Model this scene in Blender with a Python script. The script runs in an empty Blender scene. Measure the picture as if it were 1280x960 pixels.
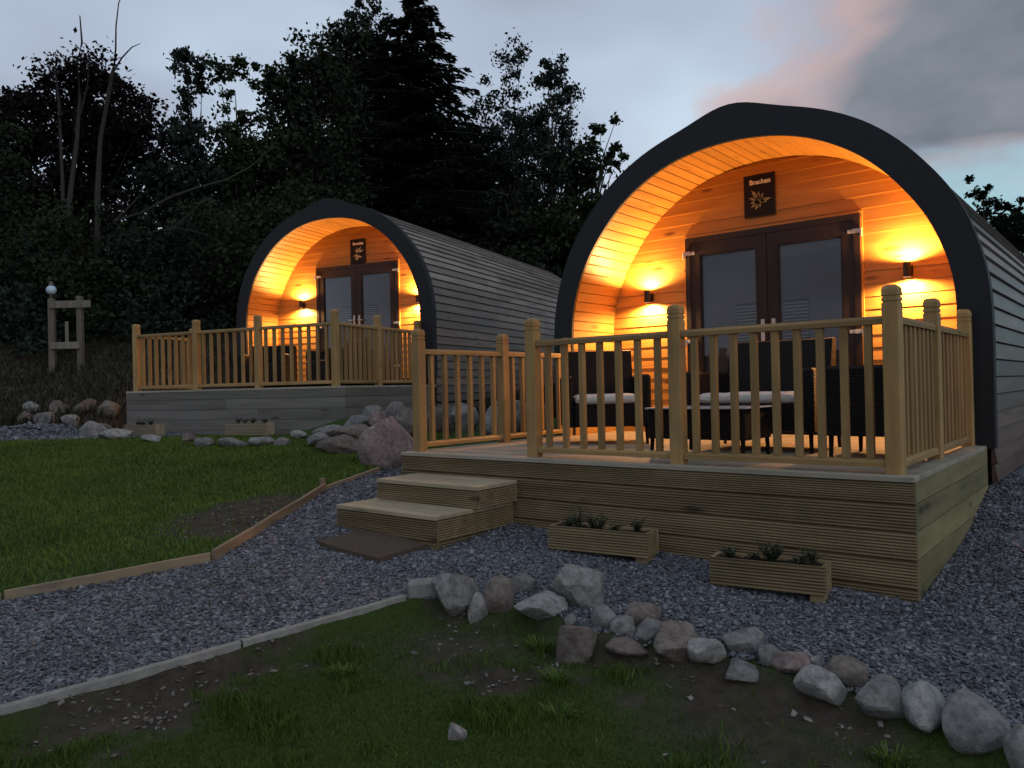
import bpy, bmesh, math, random
import numpy as np
from mathutils import Matrix, Vector

random.seed(7); rng = np.random.default_rng(11)
scene = bpy.context.scene
COL = scene.collection
rad = math.radians

# ------------------------------------------------------------------ site frame
CAM = np.array([0.9801, -4.5504, 0.5225]); YAW, PITCH, ROLL = 0.6855, 0.0052, -0.0228
FH = np.array([-0.63310, 0.77407]); RH = np.array([0.77407, 0.63310])     # slope direction (uphill) and across it
def site(u, d):                       # across-slope / up-slope metres -> world x, y
    return CAM[0] + u*RH[0] + d*FH[0], CAM[1] + u*RH[1] + d*FH[1]
FAR = (-9.935, 3.855, 0.605, 0.2647)   # far pod: front centre at deck level, rotation
NEAR = (-2.0, 2.35, 0.0, 0.0)

def ss(a, b, x):
    t = np.clip((x-a)/(b-a), 0, 1); return t*t*(3-2*t)

def vnoise(x, y, s, seed=0):
    x = np.asarray(x)*s; y = np.asarray(y)*s
    xi = np.floor(x).astype(np.int64); yi = np.floor(y).astype(np.int64); xf = x-xi; yf = y-yi
    def h(a, b):
        n = (a*374761393 + b*668265263 + seed*982451653) & 0xFFFFFFFF
        n = ((n ^ (n >> 13))*1274126177) & 0xFFFFFFFF
        return ((n ^ (n >> 16)) & 0xFFFF)/65535.0
    u = xf*xf*(3-2*xf); v = yf*yf*(3-2*yf)
    return (h(xi, yi)*(1-u)+h(xi+1, yi)*u)*(1-v)+(h(xi, yi+1)*(1-u)+h(xi+1, yi+1)*u)*v
def fbm(x, y, s, seed=0):
    return sum(vnoise(x, y, s*2**k, seed+k)/2**(k+1) for k in range(4))/0.9375

def inpoly(x, y, P):
    x = np.asarray(x, float); y = np.asarray(y, float); r = np.zeros(x.shape, bool); j = len(P)-1
    for i in range(len(P)):
        xi, yi = P[i]; xj, yj = P[j]
        if yi != yj:
            r ^= ((yi > y) != (yj > y)) & (x < (xj-xi)*(y-yi)/(yj-yi)+xi)
        j = i
    return r
def polydist(x, y, L):
    x = np.asarray(x, float); y = np.asarray(y, float); best = np.full(x.shape, 1e9)
    for (ax, ay), (bx, by) in zip(L, L[1:]):
        dx, dy = bx-ax, by-ay; t = np.clip(((x-ax)*dx+(y-ay)*dy)/(dx*dx+dy*dy), 0, 1)
        best = np.minimum(best, np.hypot(x-ax-t*dx, y-ay-t*dy))
    return best

LEFT_EDGE = [(-4.62, -4.4), (-4.14, -2.95), (-3.79, -1.84), (-4.87, -0.11), (-5.12, 0.79)]
KERB = [(-3.02, -4.7), (-2.71, -3.41), (-2.48, -2.45), (-2.27, -1.54)]
ROCKROW = [(-2.27, -1.54), (-2.03, -1.38), (-1.6, -1.2), (-1.2, -1.34), (-0.8, -1.24), (-0.4, -1.16), (0.1, -1.22), (0.45, -1.27), (0.9, -1.5), (1.6, -2.2), (2.6, -3.6)]
GRAVEL_POLY = LEFT_EDGE + [(-4.9, 1.6), (-4.3, 2.3), (-4.3, 9.5), (2.2, 9.5), (6.0, 6.0), (7.0, -3.0)] + ROCKROW[::-1] + KERB[::-1]
FORE_POLY = KERB + ROCKROW[1:] + [(4.0, -8.0), (-4.0, -8.0)]
FAR_STRIP = [site(-13, 10.75), site(-9, 10.75), site(-5.9, 10.4), site(-5.1, 10.5), site(-4.6, 11.5), site(-5.7, 12.1), site(-9, 12.0), site(-13, 12.1)]

def rectdist(x, y, F, hx, y0, y1):
    c, s = math.cos(F[3]), math.sin(F[3]); dx, dy = x-F[0], y-F[1]
    lx = dx*c+dy*s; ly = -dx*s+dy*c
    return np.hypot(np.maximum(np.abs(lx)-hx, 0), np.maximum(np.maximum(y0-ly, ly-y1), 0))

def gz(x, y):
    x = np.asarray(x, float); y = np.asarray(y, float)
    d = (x-CAM[0])*FH[0]+(y-CAM[1])*FH[1]; u = (x-CAM[0])*RH[0]+(y-CAM[1])*RH[1]
    z = -1.08 + 0.1*np.clip(d, -12, 26) + 0.015*np.maximum(d-26, 0)
    z = z + 1.1*ss(11.9, 16.4, d + 0.25*np.sin(u*0.9))*ss(2.0, -6.0, u) + 0.5*ss(14, 20, d)*ss(-6, 0, u)
    z = z + 0.17*ss(1.0, 2.6, y)*ss(-0.5, 0.05, x) + 0.5*ss(2.4, 6, y)*ss(0.0, 1.6, x)*0.5    # gravel banked up beside the near pod
    w = 1-ss(0.05, 1.3, rectdist(x, y, NEAR, 2.1, 0.2, 8.6)); z = z + w*(np.minimum(z, -0.3)-z)
    w = 1-ss(0.05, 1.3, rectdist(x, y, FAR, 2.1, 0.0, 8.6)); z = z + w*(np.minimum(z, 0.3)-z)
    w = 1-ss(0.3, 1.2, rectdist(x, y, FAR, 2.0, -2.9, 0.0)); z = z + w*(np.minimum(z, -0.06)-z)
    z = z + 0.27*np.exp(-(((x+7.05)/0.75)**2+((y-2.1)/0.6)**2))                              # rubble heap
    inF = inpoly(x, y, FORE_POLY)
    z = z - np.where(inF, 0.085*ss(0.0, 0.12, polydist(x, y, KERB+ROCKROW[1:])), 0)
    rough = np.where(inpoly(x, y, GRAVEL_POLY), 0.018, 0.05)
    rough = np.where(d > 11.5, 0.16, rough)
    return z + (fbm(x, y, 1.1, 3)-0.5)*rough
def gzf(x, y): return float(gz(np.array([x]), np.array([y]))[0])

# ------------------------------------------------------------------ materials
def newmat(name):
    m = bpy.data.materials.new(name); m.use_nodes = True
    nt = m.node_tree; b = nt.nodes['Principled BSDF']; return m, nt, b
def N(nt, t, **kw):
    n = nt.nodes.new(t)
    for k, v in kw.items(): setattr(n, k, v)
    return n
def ramp(nt, stops):
    r = N(nt, 'ShaderNodeValToRGB'); e = r.color_ramp.elements
    while len(e) < len(stops): e.new(0.5)
    for i, (p, c) in enumerate(stops):
        e[i].position = p; e[i].color = (*c, 1) if len(c) == 3 else c
    return r
def math_n(nt, op, a, b=None, c=None):
    n = N(nt, 'ShaderNodeMath', operation=op)
    for i, v in enumerate((a, b, c)):
        if v is None: continue
        if isinstance(v, (int, float)): n.inputs[i].default_value = v
        else: nt.links.new(v, n.inputs[i])
    return n.outputs[0]
def mixc(nt, fac, a, b, mode='MIX'):
    n = N(nt, 'ShaderNodeMix', data_type='RGBA', blend_type=mode)
    for i, v in ((0, fac), (6, a), (7, b)):
        if isinstance(v, (int, float)): n.inputs[i].default_value = v
        elif isinstance(v, tuple): n.inputs[i].default_value = (*v, 1) if len(v) == 3 else v
        else: nt.links.new(v, n.inputs[i])
    return n.outputs[2]
def bumpn(nt, h, strength, dist, b):
    n = N(nt, 'ShaderNodeBump'); n.inputs['Strength'].default_value = strength; n.inputs['Distance'].default_value = dist
    nt.links.new(h, n.inputs['Height']); nt.links.new(n.outputs[0], b.inputs['Normal'])
def noise(nt, vec, scale, detail=4, rough=0.55):
    n = N(nt, 'ShaderNodeTexNoise'); n.inputs['Scale'].default_value = scale; n.inputs['Detail'].default_value = detail
    n.inputs['Roughness'].default_value = rough; nt.links.new(vec, n.inputs['Vector']); return n.outputs['Fac']
def objvec(nt, scale=(1, 1, 1), tint_shift=True):
    tc = N(nt, 'ShaderNodeTexCoord'); mp = N(nt, 'ShaderNodeMapping'); mp.inputs['Scale'].default_value = scale
    if tint_shift:
        at = N(nt, 'ShaderNodeAttribute', attribute_name='tint')
        oi = N(nt, 'ShaderNodeObjectInfo')
        s = math_n(nt, 'ADD', math_n(nt, 'MULTIPLY', at.outputs['Fac'], 37.0), math_n(nt, 'MULTIPLY', oi.outputs['Random'], 53.0))
        va = N(nt, 'ShaderNodeVectorMath', operation='ADD'); nt.links.new(tc.outputs['Object'], mp.inputs['Vector'])
        nt.links.new(mp.outputs[0], va.inputs[0]); nt.links.new(s, va.inputs[1]); return va.outputs[0], at
    nt.links.new(tc.outputs['Object'], mp.inputs['Vector']); return mp.outputs[0], None

def wood(name, dark, light, axis='x', rough=0.65, knots=0.0, grain=22, stain=None, vary=0.35, spec=0.3):
    m, nt, b = newmat(name)
    sc = {'x': (1.2, grain, grain), 'y': (grain, 1.2, grain), 'z': (grain, grain, 1.2)}[axis]
    v, at = objvec(nt, sc)
    n1 = noise(nt, v, 1.0, 5); r = ramp(nt, [(0.3, dark), (0.7, light)]); nt.links.new(n1, r.inputs[0])
    col = r.outputs[0]
    if knots:
        k = {'x': (2.0, 7, 7), 'y': (7, 2.0, 7), 'z': (7, 7, 2.0)}[axis]
        kv, _ = objvec(nt, k); vo = N(nt, 'ShaderNodeTexVoronoi'); vo.inputs['Scale'].default_value = 0.8; nt.links.new(kv, vo.inputs['Vector'])
        kr = ramp(nt, [(0.07, (1, 1, 1)), (0.17, (0, 0, 0))]); nt.links.new(vo.outputs['Distance'], kr.inputs[0])
        col = mixc(nt, math_n(nt, 'MULTIPLY', kr.outputs[0], knots), col, tuple(c*0.28 for c in dark))
    if stain:
        sv, _ = objvec(nt, (1, 1, 1)); sn = noise(nt, sv, 2.2, 5, 0.65); sr = ramp(nt, [(0.45, (0, 0, 0)), (0.72, (1, 1, 1))]); nt.links.new(sn, sr.inputs[0])
        col = mixc(nt, math_n(nt, 'MULTIPLY', sr.outputs[0], 0.55), col, stain)
    br = math_n(nt, 'ADD', math_n(nt, 'MULTIPLY', at.outputs['Fac'], vary), 1-vary*0.5)
    ob = N(nt, 'ShaderNodeObjectInfo'); br = math_n(nt, 'ADD', br, math_n(nt, 'MULTIPLY', math_n(nt, 'SUBTRACT', ob.outputs['Random'], 0.5), 0.28))
    di = N(nt, 'ShaderNodeAttribute', attribute_name='dirt'); br = math_n(nt, 'MULTIPLY', br, math_n(nt, 'SUBTRACT', 1.0, math_n(nt, 'MULTIPLY', di.outputs['Fac'], 0.5)))  # grooves painted darker to stand in for the shade inside them
    hs = N(nt, 'ShaderNodeHueSaturation'); nt.links.new(br, hs.inputs['Value']); nt.links.new(col, hs.inputs['Color'])
    nt.links.new(hs.outputs[0], b.inputs['Base Color']); b.inputs['Roughness'].default_value = rough
    b.inputs['Specular IOR Level'].default_value = spec
    bumpn(nt, n1, 0.25, 0.004, b); return m

def plain(name, col, rough=0.6, metal=0.0, nscale=0, vary=0.25, bump=0.0, spec=0.5):
    m, nt, b = newmat(name); b.inputs['Roughness'].default_value = rough; b.inputs['Metallic'].default_value = metal
    b.inputs['Specular IOR Level'].default_value = spec
    b.inputs['Base Color'].default_value = (*col, 1)
    if nscale:
        v, _ = objvec(nt, (1, 1, 1), False); n = noise(nt, v, nscale, 5, 0.6)
        r = ramp(nt, [(0.25, tuple(c*(1-vary) for c in col)), (0.75, tuple(c*(1+vary) for c in col))]); nt.links.new(n, r.inputs[0])
        nt.links.new(r.outputs[0], b.inputs['Base Color'])
        if bump: bumpn(nt, n, bump, 0.01, b)
    return m

M = {}
M['pine_x'] = wood('pine_cladding', (0.35, 0.163, 0.034), (0.47, 0.240, 0.058), 'x', 0.5, 0.85, 16, vary=0.22)
M['pine_y'] = wood('pine_lining', (0.35, 0.165, 0.034), (0.46, 0.238, 0.056), 'y', 0.5, 0.6, 16, vary=0.2)
M['deck_new'] = wood('treated_decking', (0.180, 0.125, 0.062), (0.305, 0.222, 0.122), 'x', 0.7, 0.9, 14, (0.12, 0.105, 0.055), 0.55)
M['deck_new_y'] = wood('treated_decking_side', (0.150, 0.125, 0.055), (0.255, 0.215, 0.105), 'y', 0.7, 0.9, 14, (0.115, 0.112, 0.045), 0.5)
M['tread'] = wood('step_tread', (0.25, 0.195, 0.115), (0.37, 0.305, 0.20), 'x', 0.7, 0.4, 14, (0.24, 0.21, 0.16), 0.2)
M['deck_floor'] = wood('deck_floor_boards', (0.28, 0.245, 0.18), (0.40, 0.35, 0.27), 'x', 0.7, 0.4, 14, (0.26, 0.235, 0.185), 0.2)
M['deck_old'] = wood('weathered_decking', (0.110, 0.100, 0.085), (0.180, 0.165, 0.142), 'x', 0.75, 0.7, 13, (0.15, 0.145, 0.13), 0.25)
M['deck_old_y'] = wood('weathered_decking_side', (0.120, 0.107, 0.09), (0.195, 0.175, 0.15), 'y', 0.75, 0.7, 13, (0.15, 0.14, 0.12), 0.25)  # same boards as the front, colour lightened to offset shade on the side
M['rail_z'] = wood('treated_post', (0.225, 0.132, 0.046), (0.350, 0.222, 0.086), 'z', 0.65, 0.5, 14, (0.17, 0.115, 0.05), 0.3)
M['rail_x'] = wood('treated_rail', (0.225, 0.132, 0.046), (0.350, 0.222, 0.086), 'x', 0.65, 0.4, 14, (0.17, 0.115, 0.05), 0.3)
def shell_mat():
    m = wood('weathered_shell_boards', (0.125, 0.098, 0.080), (0.250, 0.208, 0.178), 'y', 0.45, 0.7, 12, (0.185, 0.160, 0.142), 0.65, 0.5)
    nt = m.node_tree; b = nt.nodes['Principled BSDF']; src = b.inputs['Base Color'].links[0].from_socket
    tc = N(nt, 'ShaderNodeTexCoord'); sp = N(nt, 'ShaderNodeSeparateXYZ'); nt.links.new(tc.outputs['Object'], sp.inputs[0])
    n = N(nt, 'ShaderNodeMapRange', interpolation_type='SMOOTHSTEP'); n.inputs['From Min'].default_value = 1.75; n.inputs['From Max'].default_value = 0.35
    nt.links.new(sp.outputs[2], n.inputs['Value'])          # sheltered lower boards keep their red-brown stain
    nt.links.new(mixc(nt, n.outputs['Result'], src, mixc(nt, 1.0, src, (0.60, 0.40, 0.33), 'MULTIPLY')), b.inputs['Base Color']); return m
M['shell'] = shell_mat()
M['edging'] = wood('edging_timber', (0.18, 0.125, 0.07), (0.30, 0.22, 0.135), 'x', 0.75, 0.5, 14, (0.17, 0.15, 0.115), 0.3)
M['oldpost'] = wood('grey_old_timber', (0.10, 0.085, 0.065), (0.19, 0.165, 0.13), 'z', 0.85, 0.3, 14, None, 0.3)
M['membrane'] = plain('black_membrane', (0.010, 0.0105, 0.013), 0.62, 0, 9, 0.3, 0.15, 0.35)
M['doorwood'] = wood('dark_door_wood', (0.013, 0.008, 0.006), (0.024, 0.014, 0.009), 'z', 0.4, 0, 20, None, 0.2)
M['hinge'] = plain('pale_steel', (0.45, 0.44, 0.42), 0.45, 0.6)
M['darkmetal'] = plain('dark_metal', (0.035, 0.03, 0.028), 0.4, 0.7)
M['rattan'] = None
M['cushion'] = plain('cream_fabric', (0.50, 0.46, 0.41), 0.9, 0, 14, 0.12, 0.4, 0.2)
M['soil'] = plain('dark_soil', (0.035, 0.026, 0.018), 0.95, 0, 30, 0.5, 0.8, 0.2)
M['mat'] = plain('brown_doormat', (0.085, 0.062, 0.045), 0.95, 0, 60, 0.35, 0.6, 0.15)
M['signboard'] = plain('black_sign_board', (0.008, 0.005, 0.0045), 0.5, spec=0.2)
M['signtext'] = plain('pale_sign_lettering', (0.78, 0.76, 0.72), 0.6)
M['signleaf'] = plain('straw_coloured_emblem', (0.40, 0.34, 0.22), 0.6, 0, 40, 0.3)
M['signgreen'] = plain('green_emblem', (0.22, 0.26, 0.07), 0.6)
M['globe'] = plain('pale_blue_glass', (0.45, 0.58, 0.66), 0.25)
M['concrete'] = plain('concrete', (0.23, 0.22, 0.195), 0.9, 0, 16, 0.25, 0.5, 0.2)
M['blind'] = plain('taupe_blind', (0.36, 0.28, 0.26), 0.7)
M['slat'] = plain('cream_slat', (0.95, 0.84, 0.70), 0.5)  # pale tone painted in to stand for room light on the slats
M['tabletop'] = plain('glass_table_top', (0.42, 0.42, 0.44), 0.12)
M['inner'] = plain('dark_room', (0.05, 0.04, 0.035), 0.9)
M['bluefoil'] = plain('blue_plastic', (0.012, 0.018, 0.045), 0.4)

def rattan_mat():
    m, nt, b = newmat('black_rattan'); v, _ = objvec(nt, (1, 1, 1), False)
    outs = []
    for ax in ('X', 'Z'):
        w = N(nt, 'ShaderNodeTexWave', bands_direction=ax); w.inputs['Scale'].default_value = 22; nt.links.new(v, w.inputs['Vector']); outs.append(w.outputs['Fac'])
    h = math_n(nt, 'MULTIPLY', outs[0], outs[1])
    b.inputs['Base Color'].default_value = (0.010, 0.0065, 0.005, 1); b.inputs['Roughness'].default_value = 0.6; b.inputs['Specular IOR Level'].default_value = 0.18
    bumpn(nt, h, 0.8, 0.01, b); return m
M['rattan'] = rattan_mat()

def pane_mat():
    m, nt, b = newmat('door_glass'); nt.nodes.remove(b)
    tr = N(nt, 'ShaderNodeBsdfTransparent'); tr.inputs[0].default_value = (0.82, 0.82, 0.82, 1)
    gl = N(nt, 'ShaderNodeBsdfGlossy'); gl.inputs['Color'].default_value = (0.95, 0.95, 0.98, 1); gl.inputs['Roughness'].default_value = 0.02
    lw = N(nt, 'ShaderNodeLayerWeight'); lw.inputs['Blend'].default_value = 0.35
    mx = N(nt, 'ShaderNodeMixShader'); nt.links.new(lw.outputs['Fresnel'], mx.inputs[0]); nt.links.new(tr.outputs[0], mx.inputs[1]); nt.links.new(gl.outputs[0], mx.inputs[2])
    nt.links.new(mx.outputs[0], nt.nodes['Material Output'].inputs[0]); return m
M['pane'] = pane_mat()

def emit(name, col, s):
    m, nt, b = newmat(name); b.inputs['Emission Color'].default_value = (*col, 1); b.inputs['Emission Strength'].default_value = s; return m
M['bulb'] = emit('lit_lamp_lens', (1.0, 0.80, 0.5), 60)

def rock_mat(name, c0, c1, c2):
    m, nt, b = newmat(name); v, at = objvec(nt, (1, 1, 1))
    oi = N(nt, 'ShaderNodeObjectInfo')
    n1 = noise(nt, v, 7, 6, 0.65); n2 = noise(nt, v, 26, 5, 0.7); n3 = noise(nt, v, 3.2, 4, 0.6)
    r = ramp(nt, [(0.3, c0), (0.7, c1)]); nt.links.new(n1, r.inputs[0])
    lr = ramp(nt, [(0.56, (0, 0, 0)), (0.68, (1, 1, 1))]); nt.links.new(n3, lr.inputs[0])
    col = mixc(nt, math_n(nt, 'MULTIPLY', lr.outputs[0], 0.5), r.outputs[0], c2)
    sp = ramp(nt, [(0.35, (0.55, 0.55, 0.55)), (0.6, (1.1, 1.1, 1.1))]); nt.links.new(n2, sp.inputs[0])
    col = mixc(nt, 1.0, col, sp.outputs[0], 'MULTIPLY')
    hs = N(nt, 'ShaderNodeHueSaturation'); nt.links.new(math_n(nt, 'ADD', math_n(nt, 'MULTIPLY', oi.outputs['Random'], 0.45), 0.78), hs.inputs['Value'])
    nt.links.new(col, hs.inputs['Color']); nt.links.new(hs.outputs[0], b.inputs['Base Color']); b.inputs['Roughness'].default_value = 0.9
    b.inputs['Specular IOR Level'].default_value = 0.25
    bumpn(nt, math_n(nt, 'ADD', n1, math_n(nt, 'MULTIPLY', n2, 0.5)), 0.7, 0.02, b); return m
M['rock_grey'] = rock_mat('grey_stone', (0.135, 0.129, 0.121), (0.235, 0.224, 0.212), (0.26, 0.255, 0.225))
M['rock_pale'] = rock_mat('pale_stone', (0.175, 0.167, 0.153), (0.285, 0.272, 0.252), (0.165, 0.165, 0.135))
M['rock_brown'] = rock_mat('brown_stone', (0.11, 0.088, 0.075), (0.19, 0.155, 0.132), (0.21, 0.195, 0.17))
M['rock_pink'] = rock_mat('pink_stone', (0.21, 0.15, 0.135), (0.34, 0.26, 0.24), (0.33, 0.29, 0.265))
M['rock_white'] = rock_mat('white_stone', (0.21, 0.205, 0.19), (0.31, 0.30, 0.285), (0.20, 0.20, 0.17))

def tint_mat(name, c0, c1, rough=0.8, nscale=0, spec=0.3, transl=0):
    m, nt, b = newmat(name); at = N(nt, 'ShaderNodeAttribute', attribute_name='tint')
    r = ramp(nt, [(0.0, c0), (1.0, c1)]); nt.links.new(at.outputs['Fac'], r.inputs[0])
    nt.links.new(r.outputs[0], b.inputs['Base Color']); b.inputs['Roughness'].default_value = rough
    b.inputs['Specular IOR Level'].default_value = spec
    return m
M['chip'] = tint_mat('slate_chippings', (0.024, 0.026, 0.032), (0.235, 0.240, 0.264), 0.62, spec=0.45)
M['grass'] = tint_mat('grass_blades', (0.040, 0.074, 0.009), (0.125, 0.190, 0.030), 0.7, spec=0.2)
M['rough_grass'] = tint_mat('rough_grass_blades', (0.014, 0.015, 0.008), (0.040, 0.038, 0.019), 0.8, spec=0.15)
M['leaf_purple'] = tint_mat('purple_foliage', (0.006, 0.004, 0.004), (0.018, 0.010, 0.009), 0.8, spec=0.08)
M['leaf_green'] = tint_mat('green_foliage', (0.008, 0.013, 0.006), (0.034, 0.050, 0.021), 0.8, spec=0.08)
M['leaf_olive'] = tint_mat('olive_foliage', (0.008, 0.012, 0.007), (0.034, 0.042, 0.024), 0.8, spec=0.08)
M['leaf_dark'] = tint_mat('dark_needles', (0.003, 0.005, 0.003), (0.012, 0.018, 0.010), 0.85, spec=0.05)
M['leaf_blue'] = tint_mat('blue_green_foliage', (0.008, 0.014, 0.011), (0.034, 0.050, 0.038), 0.8, spec=0.08)
M['plantleaf'] = tint_mat('small_plant_leaves', (0.015, 0.022, 0.010), (0.05, 0.06, 0.03), 0.7)
M['bark'] = plain('dark_bark', (0.045, 0.038, 0.030), 0.95, 0, 12, 0.4, 0.5, 0.1)
M['deadbark'] = plain('grey_dead_wood', (0.045, 0.040, 0.036), 0.95, 0, 12, 0.35, 0.4, 0.1)

def ground_mat():
    m, nt, b = newmat('ground_soil_and_turf'); v, _ = objvec(nt, (1, 1, 1), False)
    at = N(nt, 'ShaderNodeAttribute', attribute_name='turf')
    n1 = noise(nt, v, 9, 8, 0.7); n2 = noise(nt, v, 60, 4, 0.7)
    soil = ramp(nt, [(0.3, (0.036, 0.028, 0.021)), (0.55, (0.072, 0.056, 0.042)), (0.8, (0.115, 0.095, 0.075))]); nt.links.new(n1, soil.inputs[0])
    turf = ramp(nt, [(0.3, (0.026, 0.046, 0.009)), (0.7, (0.058, 0.094, 0.018))]); nt.links.new(n2, turf.inputs[0])
    nt.links.new(mixc(nt, at.outputs['Fac'], soil.outputs[0], turf.outputs[0]), b.inputs['Base Color'])
    b.inputs['Roughness'].default_value = 0.95; b.inputs['Specular IOR Level'].default_value = 0.15
    bumpn(nt, math_n(nt, 'ADD', n1, n2), 0.8, 0.03, b); return m
M['ground'] = ground_mat()
def gravel_mat():
    m, nt, b = newmat('slate_gravel_bed'); v, _ = objvec(nt, (1, 1, 1), False)
    vo = N(nt, 'ShaderNodeTexVoronoi'); vo.inputs['Scale'].default_value = 34; nt.links.new(v, vo.inputs['Vector'])
    r = ramp(nt, [(0.0, (0.03, 0.032, 0.04)), (1.0, (0.17, 0.172, 0.195))]); nt.links.new(vo.outputs['Color'], r.inputs[0])
    nt.links.new(r.outputs[0], b.inputs['Base Color']); b.inputs['Roughness'].default_value = 0.7
    bumpn(nt, vo.outputs['Distance'], 1.0, 0.02, b); return m
M['gravelbed'] = gravel_mat()

# ------------------------------------------------------------------ mesh helpers
def link(name, me, mat, parent=None):
    o = bpy.data.objects.new(name, me); COL.objects.link(o)
    if mat is not None and not me.materials: me.materials.append(mat)
    if parent is not None: o.parent = parent
    return o
def np_mesh(name, V, F, tint=None, smooth=False, turf=None):
    V = np.asarray(V, np.float32); F = np.asarray(F, np.int32); me = bpy.data.meshes.new(name)
    me.vertices.add(len(V)); me.vertices.foreach_set('co', V.ravel())
    n = F.shape[1]; me.loops.add(F.size); me.loops.foreach_set('vertex_index', F.ravel())
    me.polygons.add(len(F)); me.polygons.foreach_set('loop_start', np.arange(0, F.size, n, dtype=np.int32))
    me.update(calc_edges=True)
    for nm, arr in (('tint', tint), ('turf', turf)):
        if arr is not None:
            a = me.attributes.new(nm, 'FLOAT', 'POINT'); a.data.foreach_set('value', np.asarray(arr, np.float32))
    if smooth: me.polygons.foreach_set('use_smooth', np.ones(len(F), bool))
    return me

class MB:
    def __init__(s): s.v = []; s.f = []; s.t = []; s.d = []
    def add(s, V, F, tint=None, dirt=None):
        t = random.random() if tint is None else tint; k = len(s.v); s.d += dirt if dirt else [0.0]*len(V)
        s.v += [tuple(p) for p in V]; s.t += [t]*len(V); s.f += [tuple(i+k for i in f) for f in F]; return s
    def box(s, x0, x1, y0, y1, z0, z1, tint=None):
        return s.add([(x0, y0, z0), (x1, y0, z0), (x1, y1, z0), (x0, y1, z0), (x0, y0, z1), (x1, y0, z1), (x1, y1, z1), (x0, y1, z1)],
                     [(0, 3, 2, 1), (4, 5, 6, 7), (0, 1, 5, 4), (1, 2, 6, 5), (2, 3, 7, 6), (3, 0, 4, 7)], tint)
    def cbox(s, x0, x1, y0, y1, z0, z1, c=0.004, tint=None):       # box with chamfered vertical and top edges
        P = [(x0+c, y0), (x1-c, y0), (x1, y0+c), (x1, y1-c), (x1-c, y1), (x0+c, y1), (x0, y1-c), (x0, y0+c)]
        Q = [(min(max(x, x0+c), x1-c), min(max(y, y0+c), y1-c)) for x, y in P]
        return s.rings([[(x, y, z0) for x, y in P], [(x, y, z1-c) for x, y in P], [(x, y, z1) for x, y in Q]], tint)
    def rings(s, R, tint=None, cap0=True, cap1=True, dirt=None):
        n = len(R[0]); V = [p for r in R for p in r]; F = []
        for k in range(len(R)-1):
            for i in range(n): F.append((k*n+i, k*n+(i+1) % n, (k+1)*n+(i+1) % n, (k+1)*n+i))
        if cap0: F.append(tuple(range(n))[::-1])
        if cap1: F.append(tuple(range((len(R)-1)*n, len(R)*n)))
        return s.add(V, F, tint, dirt)
    def tube(s, pts, radii, n=8, tint=None):
        R = []; pts = [Vector(p) for p in pts]
        for i, p in enumerate(pts):
            t = (pts[min(i+1, len(pts)-1)]-pts[max(i-1, 0)]).normalized()
            a = t.cross(Vector((0, 0, 1)) if abs(t.z) < 0.9 else Vector((1, 0, 0))).normalized(); b = t.cross(a)
            R.append([tuple(p+(a*math.cos(2*math.pi*k/n)+b*math.sin(2*math.pi*k/n))*radii[i]) for k in range(n)])
        return s.rings(R, tint)
    def cyl(s, x, y, z0, z1, r0, r1=None, n=16, tint=None):
        r1 = r0 if r1 is None else r1
        return s.rings([[(x+r*math.cos(2*math.pi*k/n), y+r*math.sin(2*math.pi*k/n), z) for k in range(n)] for r, z in ((r0, z0), (r1, z1))], tint)
    def prism(s, poly, axis, a, b, tint=None, dirt=None):        # polygon in the two other axes, extruded from a to b along axis
        f = {'x': lambda p, t: (t, p[0], p[1]), 'y': lambda p, t: (p[0], t, p[1]), 'z': lambda p, t: (p[0], p[1], t)}[axis]
        return s.rings([[f(p, a) for p in poly], [f(p, b) for p in poly]], tint, dirt=dirt*2 if dirt else None)
    def mesh(s, name, smooth=False):
        me = bpy.data.meshes.new(name); me.from_pydata(s.v, [], s.f); me.update()
        bm = bmesh.new(); bm.from_mesh(me); bmesh.ops.recalc_face_normals(bm, faces=bm.faces); bm.to_mesh(me); bm.free()
        a = me.attributes.new('tint', 'FLOAT', 'POINT'); a.data.foreach_set('value', s.t)
        if any(s.d): a = me.attributes.new('dirt', 'FLOAT', 'POINT'); a.data.foreach_set('value', s.d)
        if smooth:
            me.polygons.foreach_set('use_smooth', [True]*len(me.polygons)); me.set_sharp_from_angle(angle=rad(40))
        return me
    def build(s, name, mat, parent=None, smooth=False):
        return link(name, s.mesh(name, smooth), mat, parent)

def tag(o, label=None, cat=None, group=None, kind=None):
    if label: o['label'] = label
    if cat: o['category'] = cat
    if group: o['group'] = group
    if kind: o['kind'] = kind
    return o
def thing(name, label, cat, loc=(0, 0, 0), rz=0.0, group=None):
    o = bpy.data.objects.new(name, None); COL.objects.link(o); o.empty_display_size = 0.1
    o.location = loc; o.rotation_euler = (0, 0, rz); return tag(o, label, cat, group)
def world_of(F, x, y, z):
    c, s = math.cos(F[3]), math.sin(F[3]); return (F[0]+x*c-y*s, F[1]+x*s+y*c, F[2]+z)

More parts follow.
